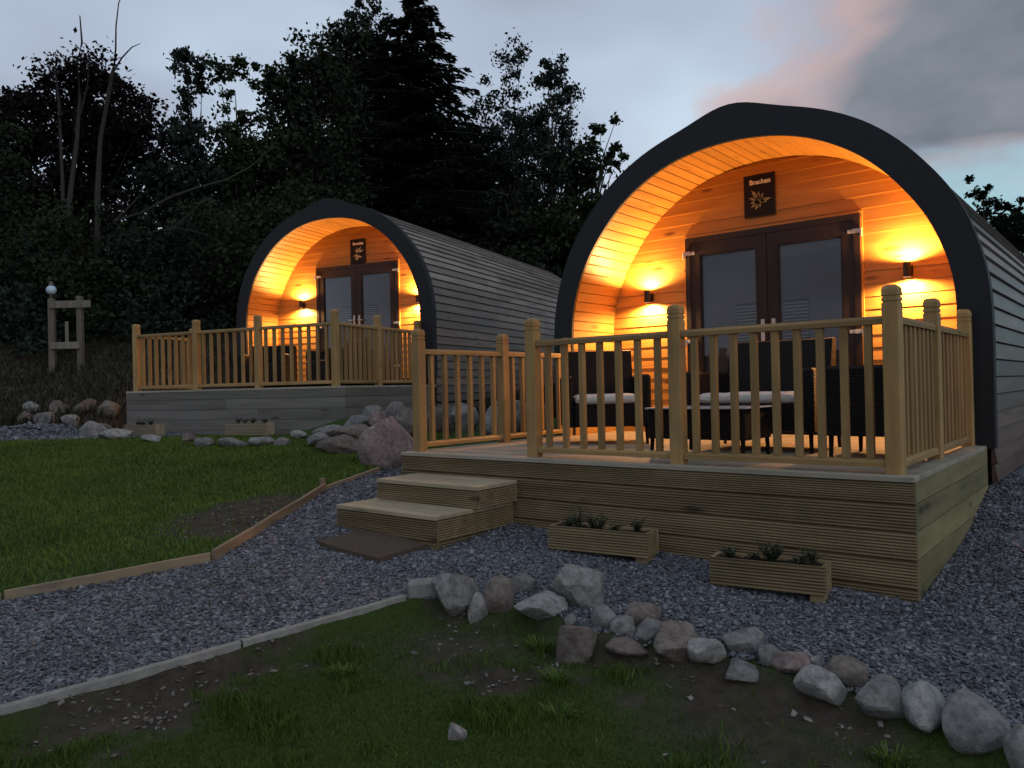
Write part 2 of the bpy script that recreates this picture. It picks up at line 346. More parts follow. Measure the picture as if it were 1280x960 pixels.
# ------------------------------------------------------------------ pods
IN_H = [(1.82, -0.02), (1.82, 1.09), (1.81, 1.25), (1.785, 1.40), (1.72, 1.60), (1.62, 1.83), (1.49, 2.02), (1.33, 2.22), (1.14, 2.40), (0.945, 2.53), (0.75, 2.63), (0.55, 2.70), (0.3, 2.75), (0, 2.77)]
OUT_H = [(2.055, -0.02), (2.058, 1.0), (2.045, 1.25), (2.01, 1.45), (1.95, 1.67), (1.86, 1.9), (1.72, 2.13), (1.53, 2.37), (1.36, 2.54), (1.18, 2.68), (0.97, 2.80), (0.75, 2.895), (0.52, 2.963), (0.35, 3.022), (0.19, 3.085), (0.06, 3.115), (0, 3.118)]
def full(h): return [(-x, z) for x, z in h] + [(x, z) for x, z in h[::-1]][1:]
def resample(L, n):
    P = np.array(L, float); s = np.r_[0, np.cumsum(np.hypot(*np.diff(P, axis=0).T))]; t = np.linspace(0, s[-1], n)
    # light smoothing of the traced outline keeps the curve fair
    Q = np.c_[np.interp(t, s, P[:, 0]), np.interp(t, s, P[:, 1])]
    for _ in range(3): Q[1:-1] = 0.25*Q[:-2]+0.5*Q[1:-1]+0.25*Q[2:]
    return Q
def half_at(h, z):                      # inner half-width at height z
    zs = [p[1] for p in h]; xs = [p[0] for p in h]; return float(np.interp(z, zs, xs))
WALL_Y, LEN = 0.85, 8.2
DX0, DX1, DZ = -0.88, 0.90, 2.085       # door opening

def make_pod(F, dz, label, plain_label):
    root = thing('camping_pod', label, 'camping pod', (F[0], F[1], F[2]+dz), F[3], 'arched timber camping pods')
    n = 97
    I = resample(full(IN_H), n); O = resample(full(OUT_H), n)
    # front fascia: dark arch band, 90 mm deep, turned back over the boards
    mb = MB(); V = []; Fs = []
    for i in range(n):
        V += [(I[i][0], 0.0, I[i][1]), (O[i][0], 0.0, O[i][1]), (O[i][0], 0.12, O[i][1]), (I[i][0], 0.035, I[i][1])]
    for i in range(n-1):
        a, b = 4*i, 4*(i+1)
        for k in range(4): Fs.append((a+k, a+(k+1) % 4, b+(k+1) % 4, b+k))
    Fs += [(0, 1, 2, 3), tuple(4*(n-1)+k for k in (3, 2, 1, 0))]
    mb.add(V, Fs, 0.5); mb.build('arch_fascia', M['membrane'], root, True)
    # lining of the porch: boards running back, a groove between boards
    nb = 74; L = resample(full(IN_H), nb*4+1); mb = MB(); c = np.array([0, 1.2])
    for k in range(nb):
        seg = L[4*k:4*k+5].copy(); t = random.random(); pr = []
        for j, q in enumerate(seg):
            d = (c-q)/np.linalg.norm(c-q); off = -0.007 if j in (0, 4) else 0.0
            pr.append(q-d*0.004*0+d*off)
        tang = (seg[-1]-seg[0]); tang /= np.linalg.norm(tang); w = 0.008
        pts = [pr[0], seg[0]+tang*w, seg[2], seg[4]-tang*w, pr[4]]
        V = [(p[0], 0.036, p[1]) for p in pts]+[(p[0], WALL_Y+0.02, p[1]) for p in pts]
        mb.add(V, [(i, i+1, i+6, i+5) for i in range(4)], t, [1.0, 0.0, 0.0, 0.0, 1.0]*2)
    mb.build('porch_lining', M['pine_y'], root)
    # end wall: lapped horizontal boards cut round the door opening
    mb = MB(); bh = 0.118; z = 0.0
    while z < 2.765:
        z1 = min(z+bh, 2.768); xa, xb = half_at(IN_H, z)+0.008, half_at(IN_H, z1)+0.008
        if z1 > 2.74: xb = max(xb, 0.05)
        spans = [((-xa, -xb), (DX0, DX0)), ((DX1, DX1), (xa, xb))] if z1 <= DZ+0.02 else [((-xa, -xb), (xa, xb))]
        if z < DZ < z1 and z1 > DZ+0.02: spans = [((-xa, -xb), (xa, xb))]
        for (l0, l1), (r0, r1) in spans:
            yb, yt = WALL_Y-0.008, WALL_Y
            V = [(l0, yb, z), (r0, yb, z), (r1, yt, z1), (l1, yt, z1), (l0, WALL_Y+0.03, z), (r0, WALL_Y+0.03, z), (r1, WALL_Y+0.03, z1), (l1, WALL_Y+0.03, z1)]
            mb.add(V, [(0, 1, 2, 3), (0, 4, 5, 1), (3, 2, 6, 7), (0, 3, 7, 4), (1, 5, 6, 2), (4, 7, 6, 5)])
        z = z1
    mb.build('end_wall', M['pine_x'], root)
    # outer shell: lapped boards along the barrel, closed at the back
    SH = [(x-0.028 if x > 0.1 else x, z-0.03 if z > 1.5 else z) for x, z in OUT_H]; SH = [(2.03, -0.42)]+SH
    S = resample(full(SH), 400); arc = np.r_[0, np.cumsum(np.hypot(*np.diff(S, axis=0).T))]; nbd = int(round(arc[-1]/0.135)); mb = MB()
    cut = [np.array([np.interp(a, arc, S[:, 0]), np.interp(a, arc, S[:, 1])]) for a in np.linspace(0, arc[-1], nbd+1)]
    for k in range(nbd):
        p, q = cut[k], cut[k+1]; t = (q-p)/np.linalg.norm(q-p); p, q = p+t*0.004, q-t*0.004; nrm = np.array([-t[1], t[0]])
        if np.dot(nrm, (p+q)/2-np.array([0, 1.0])) < 0: nrm = -nrm
        lo_first = p[1] < q[1]
        a, b = (0.024, 0.002) if lo_first else (0.002, 0.024)
        y = 0.122
        while y < LEN:
            y1 = LEN if LEN-y < 3.4 else y+random.uniform(2.2, 3.2); tt = random.random(); e = 0.0015
            P0, Q0 = p+nrm*a, q+nrm*b; P1, Q1 = p-nrm*0.02, q-nrm*0.02
            V = [(P0[0], y+e, P0[1]), (Q0[0], y+e, Q0[1]), (Q1[0], y+e, Q1[1]), (P1[0], y+e, P1[1]), (P0[0], y1-e, P0[1]), (Q0[0], y1-e, Q0[1]), (Q1[0], y1-e, Q1[1]), (P1[0], y1-e, P1[1])]
            mb.add(V, [(0, 1, 5, 4), (1, 2, 6, 5), (3, 7, 6, 2), (0, 4, 7, 3), (0, 3, 2, 1), (4, 5, 6, 7)], tt); y = y1
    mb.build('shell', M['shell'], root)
    ul = resample(full(SH), 80); cen = np.array([0, 1.0]); mb = MB(); V = []
    for p in ul: V += [(p[0]*0.988, 0.123, p[1]-0.012), (p[0]*0.988, LEN-0.05, p[1]-0.012)]
    mb.add(V, [(2*i, 2*i+1, 2*i+3, 2*i+2) for i in range(len(ul)-1)], 0.5); mb.build('underlay', M['membrane'], root)
    mb = MB(); mb.prism([(float(p[0])*0.985, float(p[1])) for p in resample(full(SH), 60)], 'y', LEN-0.04, LEN+0.01); mb.build('back_wall', M['deck_old'], root)
    # inner dark room behind the doors
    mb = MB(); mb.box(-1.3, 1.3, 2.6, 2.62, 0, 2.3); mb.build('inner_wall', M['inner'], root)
    # skirt below the front of the shell and stone footing
    mb = MB(); mb.box(-2.0, 2.0, 0.2, LEN-0.3, -0.75, -0.42); mb.build('footing', M['concrete'], root)
    # door frame and two glazed leaves
    mb = MB(); y0, y1 = WALL_Y-0.035, WALL_Y+0.05
    mb.box(DX0, DX0+0.055, y0, y1, 0, DZ, 0.4).box(DX1-0.055, DX1, y0, y1, 0, DZ, 0.4).box(DX0+0.055, DX1-0.055, y0, y1, DZ-0.06, DZ, 0.5)
    mb.build('door_frame', M['doorwood'], root)
    mb = MB(); tr = 0.022
    mb.box(DX0-tr, DX0-0.002, WALL_Y-0.022, WALL_Y, 0.002, DZ+tr, 0.6).box(DX1+0.002, DX1+tr, WALL_Y-0.022, WALL_Y, 0.002, DZ+tr, 0.7).box(DX0-0.002, DX1+0.002, WALL_Y-0.022, WALL_Y, DZ+0.003, DZ+tr, 0.5)
    mb.build('door_trim', M['pine_x'], root)
    mid = (DX0+DX1)/2
    for s, (a, b) in ((-1, (DX0+0.058, mid-0.003)), (1, (mid+0.003, DX1-0.058))):
        mb = MB(); st = 0.105; ya, yb = WALL_Y-0.028, WALL_Y+0.03; zt = DZ-0.064
        mb.box(a, a+st, ya, yb, 0.02, zt, 0.3).box(b-st, b, ya, yb, 0.02, zt, 0.6).box(a+st, b-st, ya, yb, zt-0.125, zt, 0.4).box(a+st, b-st, ya, yb, 0.02, 0.20, 0.5)
        # glazing beads
        g0, g1, h0, h1, w = a+st, b-st, 0.20, zt-0.125, 0.014
        for (p, q, r, t) in ((g0, g0+w, h0, h1), (g1-w, g1, h0, h1), (g0+w, g1-w, h1-w, h1), (g0+w, g1-w, h0, h0+w)): mb.box(p, q, ya+0.008, ya+0.02, r, t, 0.9)
        door = mb.build('door', M['doorwood'], root)
        MB().box(g0, g1, ya+0.022, ya+0.027, h0, h1, 0.5).build('pane', M['pane'], door)
        MB().box(g0-0.01, g1+0.01, ya+0.062, ya+0.066, h0-0.02, h1+0.02, 0.5).build('roller_blind', M['blind'], door)
        sl = MB(); u0, u1 = (g1-0.24, g1-0.005) if s < 0 else (g0+0.03, g0+0.28)
        MB().box(u0-0.01, u1+0.004, ya+0.055, ya+0.058, 0.70, 1.34, 0.5).build('blind_gap', M['inner'], door)  # dark sheet added behind the slats, painted shade of an opening
        zz = 0.75
        while zz < 1.32:
            sl.add([(u0, ya+0.034, zz), (u1, ya+0.034, zz), (u1, ya+0.052, zz+0.017), (u0, ya+0.052, zz+0.017)], [(0, 1, 2, 3)], 0.5); zz += 0.034
        sl.build('blind_slats', M['slat'], door)
        hd = MB(); hx = mid+s*0.055
        hd.box(hx-0.018, hx+0.018, ya-0.008, ya, 0.94, 1.16, 0.5).tube([(hx, ya-0.008, 1.07), (hx, ya-0.05, 1.07), (hx-s*0.0+s*0.1, ya-0.052, 1.065)], [0.009]*3, 8)
        hd.build('handle', M['hinge'], door)
        for hz in (0.22, 0.98, 1.92):
            hb = MB(); hxx = DX0+0.058 if s < 0 else DX1-0.058
            hb.box(min(hxx, hxx+s*0.075), max(hxx, hxx+s*0.075), ya-0.016, ya-0.001, hz-0.02, hz+0.02).cyl(hxx+s*0.075, ya-0.014, hz-0.055, hz+0.022, 0.011, n=10)
            # leaf folded over the inner edge of the door stile
            hb.box(min(hxx, hxx-s*0.05), max(hxx, hxx-s*0.05), ya-0.010, ya-0.0005, hz-0.016, hz+0.016)
            hb.build('hinge', M['hinge'], door)
    return root
pod_near = make_pod(NEAR, 0.0, 'large arched timber pod at right, porch glowing orange', 1)
pod_far = make_pod(FAR, 0.14, 'smaller looking arched pod further back beneath the dark trees', 0)

# ------------------------------------------------------------------ wall lamps and their light
LAMP = (1.0, 0.50, 0.165)
def wall_lamp(F, dz, lx, z, label, power):
    power *= 5.2
    x, y, zz = world_of(F, lx, WALL_Y-0.098, z+dz)
    r = thing('wall_lamp', label, 'wall lamp', (x, y, zz), F[3], 'up and down wall lamps on the pod ends')
    mb = MB(); nn = 20
    mb.rings([[(q*math.cos(2*math.pi*k/nn), q*math.sin(2*math.pi*k/nn), h) for k in range(nn)] for q, h in ((0.028, -0.062), (0.032, -0.066), (0.032, 0.066), (0.028, 0.062))], 0.5, False, False)
    mb.box(-0.016, 0.016, 0.03, 0.086, -0.02, 0.02, 0.5).box(-0.03, 0.03, 0.0862, 0.097, -0.045, 0.045, 0.5)
    mb.build('lamp_body', M['darkmetal'], r, True)
    for s in (-1, 1):
        MB().cyl(0, 0, s*0.056, s*0.059, 0.0275, n=18).build('lamp_lens', M['bulb'], r)
        ld = bpy.data.lights.new('lamp_light', 'SPOT'); ld.energy = power; ld.color = LAMP; ld.spot_size = rad(172); ld.spot_blend = 0.5; ld.shadow_soft_size = 0.02
        lo = bpy.data.objects.new('lamp_light', ld); COL.objects.link(lo); lo.parent = r; lo.location = (0, 0, s*0.078)
        lo.rotation_euler = (math.pi if s > 0 else 0, 0, 0)
wall_lamp(NEAR, 0, -1.32, 1.50, 'lit wall lamp left of the near pod door', 30)
wall_lamp(NEAR, 0, 1.31, 1.50, 'lit wall lamp right of the near pod door, behind corner post', 30)
wall_lamp(FAR, 0.14, -1.19, 1.43, 'lit wall lamp left of the far pod door', 30)
wall_lamp(FAR, 0.14, 1.33, 1.36, 'lit wall lamp half hidden by the far pod arch', 30)

# ------------------------------------------------------------------ name signs
def leaflet(mb, p, ang, L, w):
    c, s = math.cos(ang), math.sin(ang); pr = [(0, 0), (0.3*L, w), (L, 0), (0.3*L, -w)]
    mb.prism([(p[0]+a*c-b*s, p[1]+a*s+b*c) for a, b in pr], 'y', -0.0175, -0.0145)
def name_sign(F, dz, lx, z, w, h, word, label, kind):
    x, y, zz = world_of(F, lx, WALL_Y-0.016, z+dz)
    r = thing('name_sign', label, 'sign', (x, y, zz), F[3], 'name signs over the pod doors')
    mb = MB(); b = 0.006
    mb.rings([[(-w/2, 0, -h/2), (w/2, 0, -h/2), (w/2, 0, h/2), (-w/2, 0, h/2)], [(-w/2, -0.010, -h/2), (w/2, -0.010, -h/2), (w/2, -0.010, h/2), (-w/2, -0.010, h/2)],
              [(-w/2+b, -0.014, -h/2+b), (w/2-b, -0.014, -h/2+b), (w/2-b, -0.014, h/2-b), (-w/2+b, -0.014, h/2-b)]])
    mb.build('board', M['signboard'], r)
    cu = bpy.data.curves.new('lettering', 'FONT'); cu.body = word; cu.size = 0.062*w/0.3; cu.align_x = 'CENTER'; cu.extrude = 0.0008; cu.offset = 0.0012
    t = bpy.data.objects.new('lettering', cu); COL.objects.link(t); t.parent = r; t.location = (0.01, -0.0155, h*0.27); t.rotation_euler = (rad(90), 0, 0)
    dg = bpy.context.evaluated_depsgraph_get(); me = bpy.data.meshes.new_from_object(t.evaluated_get(dg)); me.name = 'lettering'
    loc, ro = t.location.copy(), t.rotation_euler.copy(); bpy.data.objects.remove(t); bpy.data.curves.remove(cu); me.materials.clear()
    t = link('lettering', me, M['signtext'], r); t.location = loc; t.rotation_euler = ro
    mb = MB()
    if kind == 'frond':
        # a broad frond: several pointed blades from one stem
        cx, cz = 0.0, -0.055
        for ang, L in ((125, 0.15), (95, 0.10), (160, 0.12), (190, 0.10), (215, 0.11), (60, 0.085), (245, 0.10), (5, 0.125), (345, 0.085), (275, 0.07)):
            L *= 1.0; a = rad(ang); L *= 0.95; leaflet(mb, (cx, cz), a, L, 0.017)
            for k in range(1, 4):
                q = (cx+math.cos(a)*L*k*0.22, cz+math.sin(a)*L*k*0.22)
                for sd in (-1, 1): leaflet(mb, q, a+sd*0.75, L*0.34*(1-k*0.18), 0.009)
        mb.build('leaf_emblem', M['signleaf'], r)
    else:
        for ang, L, cx, cz in ((60, 0.10, 0.02, 0.0), (20, 0.10, 0.03, -0.01), (150, 0.10, 0.02, -0.02), (200, 0.10, 0.0, -0.05), (100, 0.10, 0.0, -0.02), (340, 0.09, 0.01, -0.08), (230, 0.09, 0.0, -0.08), (270, 0.09, 0.0, -0.06)):
            leaflet(mb, (cx, cz), rad(ang), L, 0.018)
        e = mb.build('leaf_emblem', M['signleaf'], r)
        g = MB(); leaflet(g, (-0.02, -0.15), rad(50), 0.06, 0.02); leaflet(g, (0.0, -0.15), rad(130), 0.05, 0.018); g.build('green_leaf', M['signgreen'], e)
name_sign(NEAR, 0, -0.05, 2.415, 0.325, 0.43, 'Bracken', 'dark name board with white word over a pale fern leaf', 'frond')
name_sign(FAR, 0.14, 0.06, 2.31, 0.33, 0.46, 'Bramble', 'dark name board with a pale plant on the far pod', 'plant')

# ------------------------------------------------------------------ decks
def grooved(y, z0, z1, d=0.009, n=8, back=0.025):          # board profile (y,z): ribs on the -y side
    P = [(y+back, z0), (y+0.003, z0)]; h = (z1-z0-0.008)/n
    for k in range(n):
        a = z0+0.004+k*h
        P += [(y, a+h*0.08), (y, a+h*0.50), (y+d, a+h*0.58), (y+d, a+h*1.0)]
    return P+[(y+0.003, z1), (y+back, z1)]
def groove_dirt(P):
    y0 = min(p[0] for p in P); return [1.0 if 0.006 < p[0]-y0 < 0.02 else 0.0 for p in P]  # marks the recessed points that get the painted shade
def deck(F, W0, W1, front_mat, side_mat, floor_mat, label, ribs, nboards):
    r = thing('timber_deck', label, 'deck', (F[0], F[1], F[2]), F[3], 'timber decks in front of the pods')
    mb = MB(); y = -2.35
    while y < 0.84:
        y1 = min(y+0.142, 0.845); mb.cbox(W0+0.003, W1-0.003, y, y1-0.006, -0.028, 0, 0.003); y = y1
    mb.build('deck_floor', floor_mat, r)
    for nm, ax in (('front_cladding', 'x'), ('side_cladding', 'r'), ('side_cladding', 'l')):
        mb = MB()
        for k in range(nboards):
            z1 = -0.030 if k == 0 else -0.148-0.15*(k-1); z0 = -0.143-0.15*k
            if k: z1 -= 0.0
            if ax == 'x':
                cuts = [W0, W1] if ribs else [W0, W0+(W1-W0)*random.uniform(0.4, 0.7), W1]
                for a, b in zip(cuts, cuts[1:]):
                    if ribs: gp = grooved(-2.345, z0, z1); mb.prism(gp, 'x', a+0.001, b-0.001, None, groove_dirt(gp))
                    else: mb.box(a+0.001, b-0.001, -2.345, -2.32, z0, z1)
            elif ax == 'r': mb.box(W1-0.027, W1-0.002, -2.318, 0.01, z0, z1)
            else: mb.box(W0+0.002, W0+0.027, -2.318, 0.01, z0, z1)
        mb.build(nm, front_mat if ax == 'x' else side_mat, r)
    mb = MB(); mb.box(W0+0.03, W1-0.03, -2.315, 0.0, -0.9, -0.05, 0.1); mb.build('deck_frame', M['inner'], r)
    return r
deck(NEAR, -1.985, 2.0, M['deck_new'], M['deck_new_y'], M['deck_floor'], 'raised deck of ribbed greenish boards in front of the near pod', True, 6)
deck(FAR, -2.08, 2.03, M['deck_old'], M['deck_old_y'], M['deck_floor'], 'grey weathered plank deck in front of the far pod', False, 6)

# ------------------------------------------------------------------ railings
PH, RT = 1.045, 0.876
def post_mesh():
    mb = MB(); b = 0.045; c = 0.006
    def ring(w, z): return [(-w+c, -w, z), (w-c, -w, z), (w, -w+c, z), (w, w-c, z), (w-c, w, z), (-w+c, w, z), (-w, w-c, z), (-w, -w+c, z)]
    R = [ring(b, 0)]
    for z in (PH-0.095, PH-0.065): R += [ring(b, z-0.006), ring(b-0.005, z-0.004), ring(b-0.005, z+0.004), ring(b, z+0.006)]
    R += [ring(b, PH-0.028), ring(b*0.86, PH-0.010), ring(b*0.55, PH-0.001), ring(b*0.2, PH)]
    mb.rings(R); return mb.mesh('post')
POST = post_mesh()
BAL = MB().cbox(-0.0205, 0.0205, -0.0205, 0.0205, 0, 0.752, 0.003).mesh('baluster')
def rail_mesh(L, z0, z1, w):
    mb = MB(); h = z1-z0; P = [(-w, z0), (w, z0), (w, z1-h*0.4), (w*0.55, z1), (-w*0.55, z1), (-w, z1-h*0.4)]
    mb.prism(P, 'x', 0, L); return mb.mesh('rail')
def railing(F, posts, counts, label, group='baluster railings round the pod decks'):
    """posts: list of deck-local post centres; counts: balusters per bay (0 = open gap)"""
    x0, y0 = posts[0]; r = thing('deck_railing', label, 'railing', world_of(F, x0, y0, 0), F[3], group)
    for i, (x, y) in enumerate(posts):
        o = link('post', POST, M['rail_z'], r); o.location = (x-x0, y-y0, 0); o.rotation_euler = (0, 0, random.uniform(-0.02, 0.02))
    for (a, b), n in zip(zip(posts, posts[1:]), counts):
        if not n: continue
        dx, dy = b[0]-a[0], b[1]-a[1]; L = math.hypot(dx, dy); ang = math.atan2(dy, dx); ux, uy = dx/L, dy/L; g = 0.0455
        for nm, z0, z1, w in (('handrail', RT-0.045, RT, 0.032), ('bottom_rail', 0.035, 0.08, 0.03)):
            o = link(nm, rail_mesh(L-2*g, z0, z1, w), M['rail_x'], r); o.location = (a[0]-x0+ux*g, a[1]-y0+uy*g, 0); o.rotation_euler = (0, 0, ang)
        for k in range(n):
            t = g+(L-2*g)*(k+0.62)/(n+0.24)
            o = link('baluster', BAL, M['rail_z'], r); o.location = (a[0]-x0+ux*t, a[1]-y0+uy*t, 0.0802); o.rotation_euler = (0, 0, ang+random.uniform(-0.03, 0.03))
    return r
yf = -2.35+0.12
railing(NEAR, [(-0.63, yf), (0.565, yf), (1.88, yf)], [7, 9], 'front railing of the near deck, tall posts beside the steps')
railing(NEAR, [(-1.865, yf), (-1.865, -1.11), (-1.865, -0.06)], [6, 6], 'left railing of the near deck, its inner faces lit orange')
railing(NEAR, [(1.88, yf+0.001), (1.88, -1.21), (1.88, -0.06)][0:0] or [(1.882, yf+0.092), (1.882, -1.21), (1.882, -0.075)], [8, 8], 'right railing of the near deck against the dark arch foot') if False else None
# the right run shares the corner post of the front run
def side_run(F, x, ys, counts, label):
    r = thing('deck_railing', label, 'railing', world_of(F, x, ys[0], 0), F[3], 'baluster railings round the pod decks')
    for i, y in enumerate(ys):
        if i:
            o = link('post', POST, M['rail_z'], r); o.location = (0, y-ys[0], 0)
    for (a, b), n in zip(zip(ys, ys[1:]), counts):
        if not n: continue
        L = b-a; g = 0.0455
        for nm, z0, z1, w in (('handrail', RT-0.045, RT, 0.032), ('bottom_rail', 0.035, 0.08, 0.03)):
            o = link(nm, rail_mesh(L-2*g, z0, z1, w), M['rail_x'], r); o.location = (0, a-ys[0]+g, 0); o.rotation_euler = (0, 0, math.pi/2)
        for k in range(n):
            o = link('baluster', BAL, M['rail_z'], r); o.location = (0, a-ys[0]+g+(L-2*g)*(k+0.62)/(n+0.24), 0.0802); o.rotation_euler = (0, 0, random.uniform(-0.03, 0.03))
    return r
side_run(NEAR, 1.88, [yf, -1.215, -0.075], [8, 8], 'right railing of the near deck ending at the dark arch foot')
railing(FAR, [(-1.97, yf), (-0.72, yf), (0.46, yf), (1.80, yf)], [8, 7, 8], 'front railing of the far deck above the grey planks')
side_run(FAR, -1.97, [yf, -1.1], [8], 'left railing of the far deck, lit orange from inside')
side_run(FAR, 1.80, [yf, -1.2, -0.06], [8, 8], 'right railing of the far deck in front of its glass doors')

# ------------------------------------------------------------------ steps, doormat, planters
st = thing('wooden_steps', 'two broad ribbed wooden steps up to the deck gap', 'steps', (-3.22, -0.45, -0.55))
def step(z1, z0, x0, x1, y0, nm, rows):
    mb = MB(); oz = 0.55; ox, oy = 3.22, 0.45
    for k in range(3):                       # tread boards
        d = (0.0-y0-0.004)/3; a = y0+k*d if nm == 'lower_step' or True else 0
        mb.cbox(x0+ox, x1+ox, a+oy-0.004, a+d+oy-0.010, z1-0.028+oz, z1+oz, 0.004)
    sp = mb.build(nm, M['tread'], st); mb = MB()
    zz = z1-0.030
    for k in range(rows):
        zb = max(zz-0.142, z0); 
        if zz-zb < 0.03: break
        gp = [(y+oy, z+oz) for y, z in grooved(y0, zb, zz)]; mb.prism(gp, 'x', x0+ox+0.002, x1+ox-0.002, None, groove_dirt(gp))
        for sx, fl in ((x1, 1), (x0, -1)):
            P = [(sx+ox-fl*0.003+(-fl)*(yy-0.0), z+oz) for yy, z in grooved(0.0, zb, zz)]
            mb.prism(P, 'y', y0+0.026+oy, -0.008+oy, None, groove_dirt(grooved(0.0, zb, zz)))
        zz = zb-0.005
    mb.build('riser', M['deck_new'], sp)
step(-0.165, -0.32, -3.76, -2.70, -0.465, 'upper_step', 1)
step(-0.325, -0.68, -3.80, -2.745, -0.835, 'lower_step', 3)

mb = MB()
xs = np.linspace(-0.33, 0.33, 12); ys = np.linspace(-0.20, 0.20, 8); base = (-3.17, -1.04)
V = []; F_ = []
for top in (1, 0):
    for y in ys:
        for x in xs:
            X, Y = base[0]+x, base[1]+y; V.append((x, y, gzf(X, Y)+(0.034 if top else 0.0)+0.004*math.sin(9*x+4*y)))
nx, ny = len(xs), len(ys); o2 = nx*ny
for j in range(ny-1):
    for i in range(nx-1):
        a = j*nx+i; F_.append((a, a+1, a+nx+1, a+nx)); F_.append((o2+a, o2+a+nx, o2+a+nx+1, o2+a+1))
B = [i for i in range(nx)]+[nx-1+nx*j for j in range(1, ny)]+[nx*(ny-1)+i for i in range(nx-2, -1, -1)]+[nx*j for j in range(ny-2, 0, -1)]
for a, b in zip(B, B[1:]+B[:1]): F_.append((a, o2+a, o2+b, b))
dm = mb.add(V, F_, 0.5).build('doormat', M['mat']); dm.location = (base[0], base[1], 0.0); dm.rotation_euler = (0, 0, rad(-2))
tag(dm, 'brown flat doormat lying on the gravel before the steps', 'doormat')

def sprig(mb, x, y, z, h, n, lean=0.6):
    for k in range(n):
        a = random.uniform(0, 6.28); l = h*random.uniform(0.5, 1); dx, dy = math.cos(a)*l*lean*random.random(), math.sin(a)*l*lean*random.random()
        mb.tube([(x, y, z), (x+dx*0.5, y+dy*0.5, z+l*0.6), (x+dx, y+dy, z+l)], [0.0025, 0.002, 0.001], 4)
        for j in range(6):
            t = random.uniform(0.3, 1.0); p = Vector((x+dx*t, y+dy*t, z+l*t)); b = random.uniform(0, 6.28); q = random.uniform(0.012, 0.026)
            e = Vector((math.cos(b), math.sin(b), random.uniform(-0.5, 0.6)))*q; f = e.cross(Vector((0, 0, 1))).normalized()*q*0.45
            mb.add([p, p+e*0.5+f, p+e, p+e*0.5-f], [(0, 1, 2, 3)])
def planter(x, y, rz, w, h, dpt, foot, label, mat, sprigs, plant_label):
    z = min(gzf(x-w/2*math.cos(rz), y-w/2*math.sin(rz)), gzf(x+w/2*math.cos(rz), y+w/2*math.sin(rz)))
    r = thing('planter', label, 'planter', (x, y, z), rz, 'slatted wooden planters before the decks')
    mb = MB(); t = 0.022; z0, z1 = foot, foot+h
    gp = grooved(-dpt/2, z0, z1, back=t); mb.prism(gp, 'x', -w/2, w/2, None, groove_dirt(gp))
    mb.box(-w/2, w/2, dpt/2-t, dpt/2, z0, z1)
    for s in (-1, 1): mb.box(min(s*w/2, s*(w/2-t)), max(s*w/2, s*(w/2-t)), -dpt/2+t+0.001, dpt/2-t-0.001, z0, z1)
    mb.box(-w/2+t, w/2-t, -dpt/2+t, dpt/2-t, z0, z0+0.02); mb.build('box', mat, r)
    for s in (-1, 1):
        MB().box(s*w*0.42-0.035, s*w*0.42+0.035, -dpt/2+0.03, dpt/2-0.02, -0.06, foot).build('foot', mat, r)
    nx = 24; mb = MB(); V = []; F2 = []
    for j in range(6):
        for i in range(nx):
            V.append((-w/2+t+(w-2*t)*i/(nx-1), -dpt/2+t+(dpt-2*t)*j/5, z1-0.018+random.uniform(-0.012, 0.014)))
    for j in range(5):
        for i in range(nx-1): F2.append((j*nx+i, j*nx+i+1, (j+1)*nx+i+1, (j+1)*nx+i))
    mb.add(V, F2); mb.build('soil', M['soil'], r)
    c, s = math.cos(rz), math.sin(rz)
    for k, (fx, hh) in enumerate(sprigs):
        mb = MB(); sprig(mb, 0, 0, 0, hh, 22, 1.1)
        lx, ly = fx*w, random.uniform(-0.03, 0.03)
        o = mb.build('small_plant', M['plantleaf']); o.location = (x+lx*c-ly*s, y+lx*s+ly*c, z+z1-0.02)
        tag(o, plant_label, 'plant', plant_label+' group' if False else 'straggly '+plant_label)
planter(-1.80, -0.265, rad(7), 0.70, 0.150, 0.19, 0.045, 'ribbed wooden planter standing nearest the steps', M['deck_new'], [(-0.34, 0.06), (-0.24, 0.14), (-0.10, 0.09), (-0.02, 0.13), (0.15, 0.05), (0.36, 0.10)], 'dark sprig in the planter nearest the steps')
planter(-0.69, -0.285, rad(8), 0.62, 0.150, 0.18, 0.050, 'ribbed wooden planter standing below the near deck corner', M['deck_new'], [(-0.36, 0.09), (-0.12, 0.05), (0.0, 0.14), (0.05, 0.12), (0.28, 0.06), (0.36, 0.11)], 'dark sprig in the planter below the deck corner')
x, y = site(-5.20, 11.05); planter(x, y, rad(18), 0.56, 0.15, 0.20, 0.03, 'grey wooden planter at the left end of the far deck', M['tread'], [(-0.2, 0.08), (0.0, 0.06), (0.2, 0.10)], 'dark sprig in the left planter before the far deck')
x, y = site(-3.55, 10.55); planter(x, y, rad(18), 0.66, 0.16, 0.20, 0.03, 'grey wooden planter under the middle of the far deck', M['tread'], [(-0.3, 0.09), (-0.1, 0.07), (0.1, 0.09), (0.35, 0.08)], 'dark sprig in the middle planter before the far deck')

